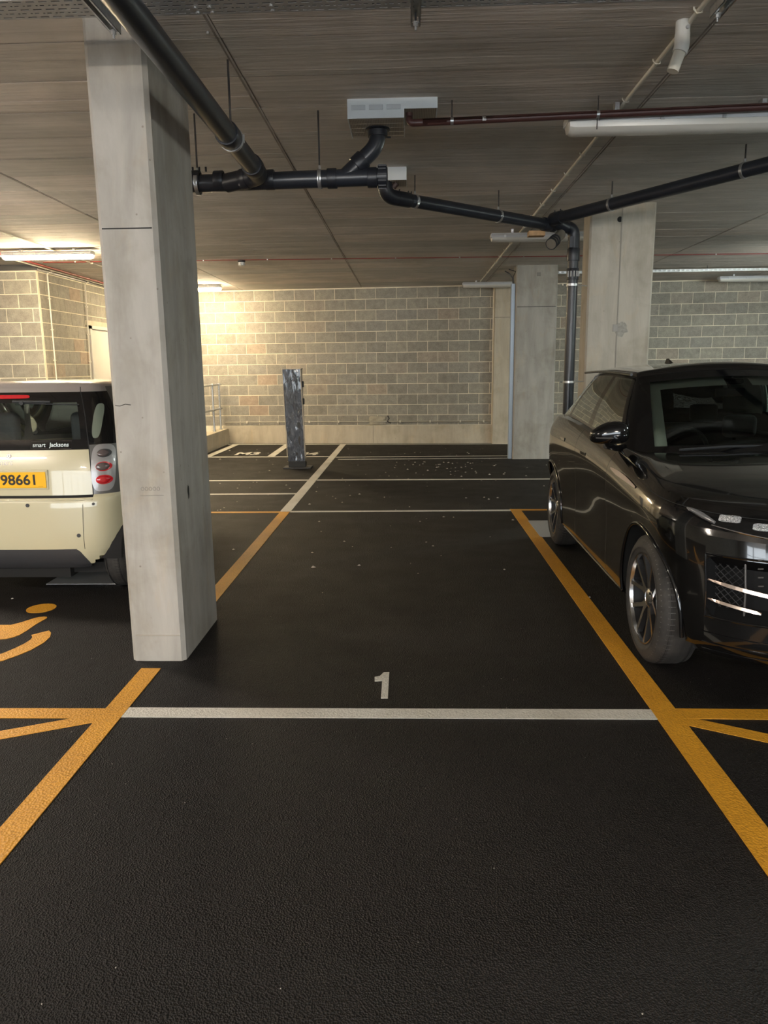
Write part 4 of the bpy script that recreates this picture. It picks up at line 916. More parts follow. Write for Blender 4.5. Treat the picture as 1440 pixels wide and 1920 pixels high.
def wheel(root, cx, cy, R, wd, rimr, side, spokes=5, dish=.02, style='suv'):
    """side=-1: outer face towards -x"""
    ax = (side, 0, 0); w_ = empty_child('wheel', root)
    o = (cx, cy, R)   # cx = outer face of the tyre
    sw = .028
    prof = [(-wd+.02, rimr*.97), (-wd+.0, rimr+.03), (-wd+.004, R-.045), (-wd+.03, R-.008), (-wd*.7, R), (-wd*.3, R), (-.030, R-.008), (-.008, R-.040), (.0, R-.075), (.0, rimr+.035), (-.012, rimr+.008), (-.022, rimr*.985)]
    ty = part('tyre', MB().lathe([(a, b) for a, b in prof], o, ax, 72), M['tyre'], w_, math.radians(50))
    mb = MB()
    # circumferential grooves shown as thin dark ribs and shoulder sipes
    for g in (-.25, -.42, -.58, -.75):
        mb.lathe([(g*wd-.004, R+.0005), (g*wd-.004, R-.004), (g*wd+.004, R-.004), (g*wd+.004, R+.0005)], o, ax, 72)
    part('tread_groove', mb, M['dark'], w_, kind=None)
    mb = MB(); U = Vector((0, 1, 0)); V = Vector((0, 0, 1)); A_ = Vector(ax); O = Vector(o)
    for k in range(72):
        a = 2*PI*k/72; rd = U*math.cos(a)+V*math.sin(a); td = -U*math.sin(a)+V*math.cos(a)
        for (h0, r0, h1, r1) in ((-.010, R-.036, -.045, R-.002), (-.048, R+.0012, -.075, R+.0012)):
            p0 = O+A_*h0+rd*(r0+.001); p1 = O+A_*h1+rd*(r1+.001)
            q = [p0-td*.0018, p1-td*.0018, p1+td*.0018, p0+td*.0018]; b = len(mb.v); mb.add(q, [(0, 1, 2, 3)])
    part('tread_sipes', mb, M['greytrim'] if style == 'suv' else M['dark'], w_)
    part('rim_lip', MB().lathe([(-.016, rimr*1.0), (-.008, rimr*.992), (-.010, rimr*.962), (-.03, rimr*.945)], o, ax, 64), M['alloy'], w_, math.radians(35))
    part('rim_barrel', MB().lathe([(-.028, rimr*.948), (-wd*.75, rimr*.90), (-wd*.75, 0.0)], o, ax, 48), M['alloydark'], w_, math.radians(35))
    part('brake_disc', MB().lathe([(-.085, .0), (-.085, rimr*.62), (-.10, rimr*.62), (-.10, 0)], o, ax, 40), M['disc'], w_, math.radians(35))
    part('brake_caliper', MB().rbox((cx-side*.105-.02, cy+.06, R-.09), (cx-side*.105+.03, cy+.15, R+.09), .01), M['alloydark'], w_)
    h_face = -.030
    for k in range(spokes):
        a0 = 2*PI*k/spokes + PI/2 + .12
        mb = MB(); mc = MB()
        def pt(r_, a, h): return O + A_*h + (U*math.cos(a)+V*math.sin(a))*r_
        for sgn in (-1, 1):
            # each arm: from hub (r=.05) forks outwards to the rim
            secs = [(.045, .06, .022, -.045), (.40*rimr, .17, .013, -.038), (.70*rimr, .30, .0115, -.028), (.955*rimr, .345, .013, -.018)]
            pr = None
            for (r_, da, hw, h) in secs:
                a = a0+sgn*da*(1 if r_ > .05 else 3.0*.3); ww = hw/r_
                cur = [pt(r_, a-ww, h), pt(r_, a+ww, h), pt(r_, a+ww*1.3, h-.03), pt(r_, a-ww*1.3, h-.03)]
                if pr:
                    mb.add([pr[0], pr[1], cur[1], cur[0]], [(0, 1, 2, 3)])
                    mc.add(pr+cur, [(1, 2, 6, 5), (3, 0, 4, 7), (2, 3, 7, 6)])
                pr = cur
        sp = part('spoke', mb, M['alloy'], w_); 
        shell = mc; part('spoke_side', shell, M['alloydark'], w_)
    part('hub_cap', MB().lathe([(-.062, .062), (-.048, .060), (-.040, .045), (-.034, .032), (-.033, 0)], o, ax, 32), M['alloy'], w_, AM)
    for k in range(5):
        a = 2*PI*k/5+PI/2+.12+PI/5; q = pt(.048, a, -.046); part('wheel_nut', MB().tube([q, q+A_*.008], .008, 6), M['alloydark'], w_)
    return w_
def empty_child(name, root):
    o = bpy.data.objects.new(name, None); COL.objects.link(o); o.parent = root; o.empty_display_size = .05; return o
def seat(root, cx, y, w_, zb=.28, hr=True, ht=.62, face=1):
    s_ = part('seat', MB().rbox((cx-w_/2, y-.25, zb), (cx+w_/2, y+.27, zb+.20), .06, 3), M['int_seat'], root, 1)
    mb = MB().rbox((-w_/2, -.07, 0), (w_/2, .07, ht), .06, 3)
    xform(mb, lambda v_: (cx+v_.x*(1-.12*(v_.z/ht)**2), y+face*(.26+v_.z*.22)+v_.y, zb+.10+v_.z)); part('seat_back', mb, M['int_seat'], root, 1)
    if hr:
        mb = MB().rbox((-.13, -.05, 0), (.13, .05, .18), .045, 3); xform(mb, lambda v_: (cx+v_.x, y+face*(.26+(ht+.04)*.22)+v_.y, zb+.12+ht+v_.z)); part('headrest', mb, M['int_seat'], root, 1)

# ------------------------------------------------------------------ black SUV
suv = empty('car', (2.225, 4.04, 0), 'glossy black SUV parked on the right, facing the viewer', 'car', rz=-math.radians(0.75), local=True)
WB = 2.80
FL = [(0, .74), (.12, .79), (.45, .80), (.62, .79), (.80, .765), (.90, .735), (.97, .69), (1, .655)]
WT = [(0, .875), (.06, .915), (.16, .925), (.30, .930), (.50, .936), (.68, .945), (.80, .945), (.88, .935), (.95, .905), (1, .872)]
RL = [(0, .66), (.12, .74), (.5, .76), (.8, .72), (1, .64)]
ZS = [(-.8, .950), (-.55, .968), (-.3, .985), (0, 1.008), (.4, 1.045), (.80, 1.085), (1.3, 1.115), (2.7, 1.185), (3.2, 1.185), (3.6, 1.13)]
Z0 = .235
def suv_y(u): pass
def suv_pt(c, t, zoverride=None):
    kind, p_ = c
    w0 = smooth_interp(WT, t)
    if kind == 'f':
        L = smooth_interp(FL, t); n_ = 2.55; s_ = math.sin(p_); cs = math.cos(p_)
        x = -w0*(s_**(2/n_) if s_ > 0 else 0); y = -L*(cs**(2/n_) if cs > 1e-9 else 0)
    elif kind == 's': x = -w0; y = p_
    else:
        L = smooth_interp(RL, t); n_ = 2.6; s_ = math.sin(p_); cs = math.cos(p_)
        x = -w0*(s_**(2/n_) if s_ > 1e-9 else 0); y = WB+L*(cs**(2/n_) if cs > 1e-9 else 0)
    mid = math.exp(-((t-.45)/.28)**2)
    dw = .014*math.exp(-(y/.50)**2)+.020*math.exp(-((y-WB)/.5)**2) - .022*math.exp(-((y-1.4)/.62)**2)*mid
    if abs(x) > .5: x -= dw*min(1, (abs(x)-.5)/.35)
    zs_ = smooth_interp(ZS, y)
    z = Z0+(zs_-Z0)*t
    return x, y, z
AR = .425
def zbot(y, x):
    if abs(x) < .55: return None
    b = -1
    for yc in (0, WB):
        d_ = abs(y-yc)
        if d_ < AR: b = max(b, .36+math.sqrt(AR*AR-d_*d_))
    return b
F_N = 22; R_N = 14
cols = [('f', (PI/2)*i/F_N) for i in range(F_N)]
ys = [0.0, .06, .12, .18, .24, .30, .34, .37, .395, .412, .4245, .4255, .46, .52, .60, .70, .80, .86, .866, .95, 1.1, 1.25, 1.4, 1.55, 1.70, 1.80, 1.864, 1.870, 1.94, 2.05, 2.15, 2.25, 2.33, 2.3745, 2.3755, 2.388, 2.405, 2.43, 2.46, 2.50, 2.56, 2.62, 2.68, 2.74, WB]
cols += [('s', y) for y in ys[:-1]] + [('r', PI/2-(PI/2)*i/R_N) for i in range(R_N+1)]
cols[0] = ('f', 0.0)
TS = [0, .05, .10, .16, .22, .28, .34, .40, .46, .52, .58, .64, .70, .76, .82, .86, .90, .935, .97, 1.0]
rows = []
for t in TS:
    row = []
    for c in cols:
        x, y, z = suv_pt(c, t); zb = zbot(y, x)
        if zb is not None and z < zb+.0:
            # slide to the arch edge: find t2 with that z
            zs_ = smooth_interp(ZS, y); t2 = min(1, (zb-Z0)/(zs_-Z0)); x2, y2, z2 = suv_pt(c, t2); x, z = x2, z2
            if c[0] != 's': y = y2
            row.append((x, y, zb)); continue
        row.append((x, y, z))
    rows.append(row)
# shelf and greenhouse rows
jc = next(i for i, c in enumerate(cols) if c[0] == 's' and c[1] >= .80)   # A-pillar base column
jr = next(i for i, c in enumerate(cols) if c[0] == 'r')
def gbase(j):
    c = cols[j]
    if j <= jc:
        q = j/jc; return (-.79*q, .50+.28*q**3, 1.125-.045*q*q)
    if c[0] == 's':
        y = c[1]; return (-.835+.0*y, y, smooth_interp(ZS, y)+.012) if y > .9 else (-.79-.045*min(1, (y-.78)/.1), y, 1.085+.012)
    th = c[1]; n_ = 2.8; return (-.835*math.sin(th)**(2/n_) if math.sin(th) > 1e-9 else 0, WB+.52*(math.cos(th)**(2/n_) if math.cos(th) > 1e-9 else 0), 1.19)
YT = [(.80, 1.40), (.86, 1.43), (.95, 1.46), (1.87, 1.88), (2.68, 2.40), (2.80, 2.52)]
def gtop(j):
    c = cols[j]
    if j <= jc:
        q = j/jc; return (-.625*q, 1.29+.11*q**2.5, 1.605-.052*q*q)
    if c[0] == 's':
        y = interp(YT, c[1]); return (-.625-.02*min(1, (y-1.4)/.3), y, 1.553+.018*math.sin(PI*min(1, (y-1.4)/1.6))-.03*max(0, (y-2.1))**1.5)
    th = c[1]; n_ = 3.2; y = 2.52+.42*(math.cos(th)**(2/n_) if math.cos(th) > 1e-9 else 0)
    return (-.645*(math.sin(th)**(2/n_) if math.sin(th) > 1e-9 else 0), y, 1.545-.05*((y-2.5)/.42)+.045*(1-math.sin(th)**3))
def lerp3(a, b, t): return tuple(a[i]+(b[i]-a[i])*t for i in range(3))
g_shelf0 = len(rows)-1
for t in (.02, .12, .26, .42, .58, .74, .88, 1.0):
    row = []
    for j in range(len(cols)):
        a = rows[g_shelf0][j]; b = gbase(j); p_ = list(lerp3(a, b, t))
        if j <= jc:
            q = j/jc; p_[2] += .050*math.sin(PI*min(1, t))**.8*(1-.35*q); 
            if t == .02: p_[2] += .004
        row.append(tuple(p_))
    rows.append(row)
g0 = len(rows)-1
GT = [.035, .08, .2, .35, .5, .65, .8, .90, .965, 1.0]
for t in GT:
    row = []
    for j in range(len(cols)):
        a = gbase(j); b = gtop(j); p_ = list(lerp3(a, b, t)); bl = .022*math.sin(PI*t)
        if j > jc and cols[j][0] == 's': p_[0] -= bl
        elif j <= jc: p_[1] -= bl*.8; p_[0] -= bl*.6*(j/jc)**2; p_[2] += bl*.3
        row.append(tuple(p_))
    rows.append(row)
g1 = len(rows)-1
for (s_, dz) in ((.985, .020), (.95, .036), (.85, .050), (.65, .066), (.4, .078), (.18, .083), (0, .084)):
    row = []
    for j in range(len(cols)):
        x, y, z = gtop(j); yc = min(max(y, 1.75), 2.45)
        zc = 1.565
        row.append((x*s_, yc+(y-yc)*s_ if s_ > 0 else yc, zc*(1-s_)+z*s_ + dz - (.02 if s_ < .9 else 0)*0))
    rows.append(row)
G = Grid(rows); NC = len(cols)-1; NR = len(rows)-1
def cy(j): return (cols[j][1] if cols[j][0] == 's' else (-1 if cols[j][0] == 'f' else 9))
def jy(y): return next(i for i, c in enumerate(cols) if c[0] == 's' and abs(c[1]-y) < 1e-6)
B_ = M['black']
KS = g_shelf0
# panel gaps
gaps = [(k, j) for j in (jy(.86), jy(1.864)) for k in range(0, KS)]
# wedge: skip cells fully collapsed into arches automatically (degenerate)
G.emit('door_gap', gaps, M['dark'], suv)
# lower front intake (recess): columns by angle, rows by t
def frow(z0, z1): return [k for k in range(KS) if z0 <= (Z0+(.93-Z0)*(TS[k]+TS[k+1])/2) < z1]
ik = frow(.45, .71); ij = [j for j in range(5, 13)]
intake = [(k, j) for k in ik for j in ij]
G.used |= {(s_, k, j) for s_ in (1, -1) for k, j in intake}
gr = [(k, j) for k in frow(.60, .80) for j in range(0, 8)]
lowg = [(k, j) for k in frow(.36, .50) for j in range(0, 9)]
lamps = [(k, j) for k in range(KS) if TS[k] >= .86 and TS[k] < .93 for j in range(5, 19)]
G.emit('grille', gr, M['gloss'], suv)
G.emit('lower_grille', lowg, M['gloss'], suv)
G.emit('headlight', lamps, M['gloss'], suv)
G.emit('sill', [(k, j) for k in range(0, 1) for j in range(jy(.4255), jy(2.3745))], B_, suv)
G.emit('front_door', [(k, j) for k in range(1, KS) for j in range(jy(.866), jy(1.864))], B_, suv)
G.emit('rear_door', [(k, j) for k in range(1, KS) for j in range(jy(1.870), jy(2.68)) if not (j >= jy(2.3745) and TS[k] < .2)], B_, suv)
G.emit('bumper', [(k, j) for k in range(0, KS) for j in range(0, 13) if TS[k] < .80], B_, suv)
G.emit('front_body', [(k, j) for k in range(0, KS) for j in range(0, jy(.866))], B_, suv)
G.emit('rear_body', [(k, j) for k in range(0, KS) for j in range(jy(.866), NC)], B_, suv)
G.emit('bonnet', [(k, j) for k in range(KS, g0) for j in range(0, jc)], B_, suv)
G.emit('shoulder', [(k, j) for k in range(KS, g0) for j in range(jc, NC)], B_, suv)
# greenhouse
kb0, kb1 = g0, g0+len(GT)
jq = [j for j in range(jc)]
frit_j = int(jc*.87)
G.emit('windscreen', [(k, j) for k in range(kb0+2, kb1-2) for j in range(0, frit_j)], M['glass'], suv, label='windscreen')
G.emit('windscreen_border', [(k, j) for k in range(kb0, kb1-1) for j in range(0, jc-2)], M['gloss'], suv)
G.emit('front_side_window', [(k, j) for k in range(kb0+1, kb1-1) for j in range(jy(.95), jy(1.80))], M['tglass'], suv)
G.emit('rear_side_window', [(k, j) for k in range(kb0+1, kb1-1) for j in range(jy(1.94), jy(2.62))], M['tglass'], suv)
G.emit('quarter_window', [(k, j) for k in range(kb0+1, kb1-1) for j in range(jy(2.68), NC-9)], M['dglass'], suv)
G.emit('rear_window', [(k, j) for k in range(kb0+1, kb1-1) for j in range(NC-8, NC)], M['dglass'], suv)
G.emit('pillars', [(k, j) for k in range(kb0, kb1) for j in range(0, NC)], M['gloss'], suv)
G.emit('roof', [(k, j) for k in range(kb1, NR) for j in range(0, NC)], B_, suv)
# arch liners
for yc, nm in ((0, 'wheel_arch_liner'), (WB, 'wheel_arch_liner')):
    for sg in (-1, 1):
        mb = MB(); vs_ = []; K = 20
        def bx_(yy, zz):
            t_z = max(0, min(1, (zz-Z0)/(smooth_interp(ZS, yy)-Z0))); w0 = smooth_interp(WT, t_z)
            if yy < 0: x = w0*(max(0, 1-(abs(yy)/smooth_interp(FL, t_z))**2.55))**(1/2.55)
            elif yy > WB: x = w0*(max(0, 1-((yy-WB)/smooth_interp(RL, t_z))**2.6))**(1/2.6)
            else: x = w0
            return x-.004
        for xx in (0, 1):
            for i in range(K+1):
                a = PI*i/K; yy, zz = yc+(AR+.004)*math.cos(a), .36+(AR+.004)*math.sin(a); vs_.append((sg*(bx_(yy, zz) if xx else .50), yy, zz))
            vs_ += [(sg*(bx_(yc-AR, .24) if xx else .5), yc-(AR+.004), .23), (sg*(bx_(yc+AR, .24) if xx else .5), yc+(AR+.004), .23)]
        n1 = K+3; loop = [K+2]+list(range(K+1))+[K+1]
        loop = [K+2]+list(range(0, K+1))+[K+1]
        fs_ = [(loop[i], loop[i+1], loop[i+1]+n1, loop[i]+n1) for i in range(len(loop)-1)] + [tuple(loop)]
        mb.add(vs_, fs_); part(nm, mb, M['well'], suv)
        mb = MB(); pts = []
        for i in range(25):
            a = -.18+(PI+.36)*i/24; yy = yc+(AR-.004)*math.cos(a); zz = .36+(AR-.004)*math.sin(a)
            t_z = max(0, min(1, (zz-Z0)/(smooth_interp(ZS, yy)-Z0)))
            if yy < 0: th_ = None
            # find x on the body surface
            best = None
            if yy < 0:
                L = smooth_interp(FL, t_z); w0 = smooth_interp(WT, t_z); x = w0*(max(0, 1-(abs(yy)/L)**2.55))**(1/2.55)
            elif yy > WB:
                L = smooth_interp(RL, t_z); w0 = smooth_interp(WT, t_z); x = w0*(max(0, 1-((yy-WB)/L)**2.6))**(1/2.6)
            else: x = smooth_interp(WT, t_z)
            x += .014*math.exp(-(yy/.50)**2)+.020*math.exp(-((yy-WB)/.5)**2)
            pts.append((sg*(x-.001), yy, zz))
        mb.tube(pts, .011, 8); part('wheel_arch_trim', mb, M['gloss'], suv, 1)
# undertray
part('undertray', MB().box((-.80, .45, .20), (.80, 2.36, .26)).box((-.5, -.6, .22), (.5, .45, .30)).box((-.5, 2.36, .22), (.5, 3.4, .32)), M['well'], suv)
for x_ in (-.905, .905): part('sill_strip', MB().tube([(x_, .46, .262), (x_, 2.34, .262)], .010, 8), M['gloss'], suv)
for yc in (0, WB):
    for sg in (-1, 1): wheel(suv, sg*.936, yc, .360, .235, .258, sg)
# surface function of the body for add-ons: u = angle (front) in radians
class Sf:
    cy = 0.3
    def __call__(s, u, z):
        t = (z-Z0)/(.93-Z0)
        for _ in range(3):
            x, y, zz = suv_pt(('f', max(0, min(PI/2, abs(u)))), max(0, min(1, t))); t += (z-zz)/.7
        return (math.copysign(1, u)*-abs(x) if u != 0 else 0, y, z)
SF = Sf()
def uof(j): return (PI/2)*j/F_N
# recess behind the intakes
for sg in (1, -1):
    u0, u1 = uof(5), uof(13); z0_, z1_ = rows[ik[0]][14][2], rows[ik[-1]+1][14][2]
    um = (u0+u1)/2
    mb = MB(); nu, nz = 10, 5; vs_ = []
    for a in range(nu+1):
        for b in range(nz+1):
            x, y, z = SF(sg*(u0+(u1-u0)*a/nu), z0_+(z1_-z0_)*b/nz); ed = 0 if (a in (0, nu) or b in (0, nz)) else 1
            c_ = Vector((x, y, z)); inn = (Vector((0, .4, z))-c_).normalized()
            vs_.append(c_+inn*(.055 if ed else .0))
    mb.add(vs_, [(a*(nz+1)+b, a*(nz+1)+b+1, (a+1)*(nz+1)+b+1, (a+1)*(nz+1)+b) for a in range(nu) for b in range(nz)]); r0 = part('air_intake', mb, simple('intake_black', (.0015, .0016, .002), .6, spec=.2), suv)
    # rim line
    loop = [SF(sg*(u0+(u1-u0)*i/10), z1_) for i in range(11)]+[SF(sg*u1, z1_+(z0_-z1_)*i/5) for i in range(1, 6)]+[SF(sg*(u1+(u0-u1)*i/10), z0_) for i in range(1, 11)]
    part('intake_rim', MB().tube(loop, .006, 6), M['gloss'], r0)
    # mesh insert
    mb = MB()
    for i in range(9):
        for d_ in (-1, 1):
            pts = []
            for k in range(6):
                uu = u1-.03-(k/5)*.20; zz = z0_+.02+((i/8.0)+d_*(k/5)*.5) % 1.0*(z1_-z0_-.04)
                x, y, z = SF(sg*uu, zz); c_ = Vector((x, y, z)); inn = (Vector((0, .4, z))-c_).normalized(); pts.append(c_+inn*.045)
            for p0, p1 in zip(pts, pts[1:]):
                if (p0-p1).length < .09: mb.tube([p0, p1], .0022, 4)
    part('mesh_insert', mb, simple('mesh_dark', (.03,.03,.032), .4), r0)
    for zc2, sz in ((z1_, -1), (z0_, 1)):
        ru, rz = .13, .055; uc2 = u1+.006; pl_ = [(uc2, zc2-sz*.004)]+[(uc2-ru*(1-math.sin(a)), zc2+sz*rz*(1-math.cos(a))) for a in [PI/2*i/6 for i in range(7)]]
        cxx = uc2-ru*.16; czz = zc2+sz*rz*.14
        part('bumper_corner', patch(SF, sg*cxx, czz, quad_shape([(sg*(a-cxx), b-czz) for a, b in pl_]), 2, .0015, 40), B_, suv)
    for u_ in (u1-.24, u1-.02): part('divider', MB().tube([Vector(SF(sg*u_, z))+(Vector((0, .4, z))-Vector(SF(sg*u_, z))).normalized()*.03 for z in (z0_, (z0_+z1_)/2, z1_)], .005, 6), M['greytrim'], r0)
    for zi, ue, wd, dz_ in ((.625, .40, .017, .055), (.530, .60, .014, .030)):
        mb = MB(); vs_ = []; n_ = 12
        for i in range(n_+1):
            u_ = u1-.01+(ue-u1)*i/n_; x, y, z = SF(sg*u_, zi-dz_*(i/n_)); c_ = Vector((x, y, z)); inn = (Vector((0, .4, z))-c_).normalized(); q = c_+inn*.008
            hh = wd*(.35+.65*min(1, i/3))*(1 if i < n_ else .6)
            vs_ += [q+Vector((0, 0, hh/2)), q+Vector((0, 0, -hh/2))-inn*.004, q+inn*.03]
        fs_ = []
        for i in range(n_):
            a = i*3; b = a+3; fs_ += [(a, a+1, b+1, b), (a+1, a+2, b+2, b+1), (a+2, a, b, b+2)]
        mb.add(vs_, fs_+[(0, 2, 1), (n_*3, n_*3+1, n_*3+2)]); part('chrome_blade', mb, M['satin'], r0, label='copper-tinted chrome blade')
    # headlights: crystal running lights and chrome line
    for (uc, du, zc__) in ((.795, .070, .922), (.55, .10, .899)):
        part('running_light', patch(SF, sg*uc, zc__, ell(du, .0150, 6), 3, .003, 24), M['lamp'], suv)
    part('chrome_line', MB().tube([Vector(SF(sg*(.90-.5*i/14), .887-.050*i/14))+Vector((0, -.003, 0)) for i in range(15)], .0042, 6), M['chrome'], suv)
    part('light_tube', MB().tube([Vector(SF(sg*(1.12-.24*i/8), .945-.045*(i/8)**1.3))+Vector((-sg*.002, -.002, 0)) for i in range(9)], [.004+.010*math.sin(PI*(i+.5)/9.5) for i in range(9)], 8), simple('smoky_lamp_tube', (.30, .30, .31), .2, .6), suv, 1)
    part('bonnet_seam', MB().tube([Vector(suv_pt(('f', (PI/2)*i/20*.98), .985))*1.0*Vector((1, 1, 1)) if False else (lambda p_: (p_[0]*(1.002)*(1 if sg == 1 else -1), p_[1]-.002, p_[2]))(suv_pt(('f', PI/2*i/20), .955)) for i in range(21)], .0022, 5), M['dark'], suv)
    # lower lip lines
    for t_ in (.045, .10, .17): part('bumper_crease', MB().tube([(lambda p_: (p_[0]*1.001*(1 if sg == 1 else -1), p_[1]-.001, p_[2]))(suv_pt(('f', PI/2*(i/16)*.60), t_)) for i in range(17)], .0032, 5), M['gloss'], suv)
    # door handles, flush
    for y_ in (1.60, 2.36):
        x, _, z = suv_pt(('s', y_), .84); part('door_handle', MB().rbox((min(sg*(x-.002), sg*(x+.02)), y_-.095, z-.016), (max(sg*(x-.003), sg*(x+.02)), y_+.095, z+.016), .006), B_, suv)
    # fender vent
    mb = MB(); 
    for (ya, yb, za, zb_) in ((.50, .86, .905, .93),):
        vs_ = []
        for i in range(9):
            y_ = .20+.58*i/8; z_ = .955+.035*(i/8); x = suv_pt(('s', max(0, y_)), (z_-Z0)/(smooth_interp(ZS, y_)-Z0))[0]; hh = .004+.018*math.sin(PI*min(1, (i+.6)/9))
            vs_ += [(sg*(x-.004), y_, z_+hh), (sg*(x-.004), y_, z_-hh)]
        mb.add(vs_, [(2*i, 2*i+1, 2*i+3, 2*i+2) for i in range(8)])
    part('side_vent', mb, simple('vent_satin', (.74, .62, .53), .38, .5), suv, label='copper-tinted vent blade behind the front wheel')
    # mirrors
    mr = MB(); bm = bmesh.new(); bmesh.ops.create_icosphere(bm, subdivisions=3, radius=1)
    for v_ in bm.verts:
        x, y, z = v_.co; sx = .135*(1 if True else 1); y2 = y*.085 if y < 0 else y*.035
        xx = math.copysign(abs(x)**.7, x); zz = math.copysign(abs(z)**.6, z); ou = -xx*sg   # ou=+1 at the outer end
        v_.co = (xx*.122, y2*1.0, zz*(.082 if zz > 0 else .068)*(1-(.42 if zz > 0 else .10)*max(0, ou+.2)**1.3) - .012*max(0, ou))
    bm.verts.index_update(); mr.add([q.co[:] for q in bm.verts], [[q.index for q in f.verts] for f in bm.faces]); bm.free()
    mc = Vector((-sg*.955, .78, 1.212)); xform(mr, lambda v_: (v_.x+mc.x, v_.y+mc.y-.10*0+.12*(abs(v_.x+mc.x)-.98), v_.z+mc.z))
    mo = part('door_mirror', mr, M['gloss'], suv, 1)
    part('mirror_glass', MB().rbox((mc.x-.075, mc.y+.026, mc.z-.045), (mc.x+.075, mc.y+.036, mc.z+.038), .004), M['chrome'], mo)
    part('mirror_arm', MB().tube([(-sg*.82, .90, 1.105), (-sg*.90, .82, 1.11), (-sg*.97, .78, 1.138)], [.026, .020, .026], 12), M['gloss'], mo, 1)
    part('indicator_strip', MB().tube([(mc.x+x*.12, mc.y-.083+.25*abs(x)**3*.16, mc.z-.022) for x in [-.8+.16*i for i in range(11)]], .004, 6), M['greytrim'], mo)
    # window chrome-less frame line, wipers
    part('roof_rail', MB().tube([(sg*-(.655-.0*i), 1.42+1.5*i/10, 1.572+.016*math.sin(PI*i/10)) for i in range(11)], .010, 8), M['gloss'], suv, 1)
# fin, wipers, grille mesh
part('shark_fin', MB().add([(-.02, 2.55, 1.638), (.02, 2.55, 1.638), (.02, 2.72, 1.630), (-.02, 2.72, 1.630), (0, 2.66, 1.69), (0, 2.72, 1.688)], [(0, 1, 4), (1, 2, 5, 4), (3, 0, 4, 5), (2, 3, 5), (0, 3, 2, 1)]), M['gloss'], suv)
for x0 in (-.60, .05): part('wiper', MB().tube([(x0, .50, 1.135), (x0+.30, .53, 1.150), (x0+.60, .56, 1.150)], .008, 6), M['int_dark'], suv)
mb = MB()
for i in range(22):
    for zz in (.635, .675, .715, .755):
        u_ = -.6+1.2*i/21; p_ = SF(u_ if abs(u_) > .01 else .01, zz); mb.tube([(p_[0]-.012, p_[1]-.004, zz), (p_[0]+.012, p_[1]-.004, zz)], .004, 5)
part('grille_mesh', mb, M['greytrim'], suv, kind='stuff')
mb = MB().rbox((-.26, -.835, .475), (.26, -.822, .585), .003); part('plate_carrier', mb, M['white'] if False else M['dplastic'], suv)
# interior
tub = MB().box((-.78, .55, .30), (.78, 3.0, .34)); part('cabin_floor', tub, M['int_dark'], suv)
part('door_card', MB().rbox((-.84, .62, .34), (-.76, 3.0, 1.06), .02).rbox((.76, .62, .34), (.84, 3.0, 1.06), .02), M['int_dark'], suv)
part('dashboard', MB().rbox((-.76, .52, .70), (.76, 1.02, 1.045), .05, 3).rbox((-.60, .85, .95), (-.18, 1.06, 1.11), .04, 3), M['int_dark'], suv, 1)
part('centre_console', MB().rbox((-.14, .95, .35), (.14, 2.0, .66), .03), M['int_dark'], suv)
sw_c = Vector((-.40, 1.13, 1.035)); ax_ = Vector((0, 1, .42)).normalized(); U_ = Vector((1, 0, 0)); V_ = ax_.cross(U_).normalized()
sw_ = part('steering_wheel', MB().tube([sw_c+(U_*math.cos(a)+V_*math.sin(a))*.20 for a in [2*PI*i/36 for i in range(37)]], .015, 10), simple('steering_leather', (.08,.09,.095), .4), suv, 1)
part('steering_boss', MB().tube([sw_c-U_*.17, sw_c+U_*.17], .018, 8).tube([sw_c-ax_*.10, sw_c+ax_*.02], .065, 16), M['int_dark'], sw_, AM)
for x in (-.38, .38): seat(suv, x, 1.62, .50, .34, True, .60)
part('rear_bench', MB().rbox((-.68, 2.35, .34), (.68, 2.85, .56), .05, 3), M['int_seat'], suv, 1)
part('rear_backrest', MB().rbox((-.68, 2.82, .50), (.68, 2.96, 1.12), .05, 3), M['int_seat'], suv, 1)
for x in (-.42, .42): part('rear_headrest', MB().rbox((x-.12, 2.86, 1.12), (x+.12, 2.95, 1.28), .03, 3), M['int_seat'], suv, 1)
# headlining and inner pillar trims: inner skins of roof and pillar cells
def inner(name, cells, mat, d_):
    mb = MB(); vm = {}
    for sg in (1, -1):
        for (k, j) in cells:
            ids = []
            for (a, b) in ((k, j), (k, j+1), (k+1, j+1), (k+1, j)):
                x, y, z = rows[a][b]; key = (a, b, sg if abs(x) > 1e-5 else 0)
                if key not in vm:
                    c_ = Vector((0, 2.0, 1.15)); p_ = Vector((x*sg, y, z)); q = p_+(c_-p_).normalized()*d_; vm[key] = len(mb.v); mb.v.append(tuple(q))
                if vm[key] not in ids: ids.append(vm[key])
            if len(ids) > 2: mb.f.append(tuple(ids if sg == -1 else ids[::-1]))
    part(name, weld(mb), mat, suv, 1)
inner('headlining', [(k, j) for k in range(kb1-1, NR) for j in range(0, NC)] + [(kb1-3, j) for j in range(5, frit_j+2)] + [(kb1-2, j) for j in range(0, frit_j+2)], M['int_light'], .035)
inner('pillar_trim', [(k, j) for k in range(kb0+1, kb1-1) for j in list(range(frit_j-3, jy(.95)))+list(range(jy(1.80), jy(1.94)))+list(range(jy(2.62), NC-8))], M['int_light'], .03)
part('interior_mirror', MB().rbox((-.10, 1.30, 1.415), (.10, 1.325, 1.475), .01).tube([(0, 1.31, 1.46), (0, 1.36, 1.52)], .012, 8), M['int_dark'], suv, 1)
part('sensor_housing', MB().rbox((-.10, 1.32, 1.50), (.10, 1.46, 1.54), .015), M['int_dark'], suv)

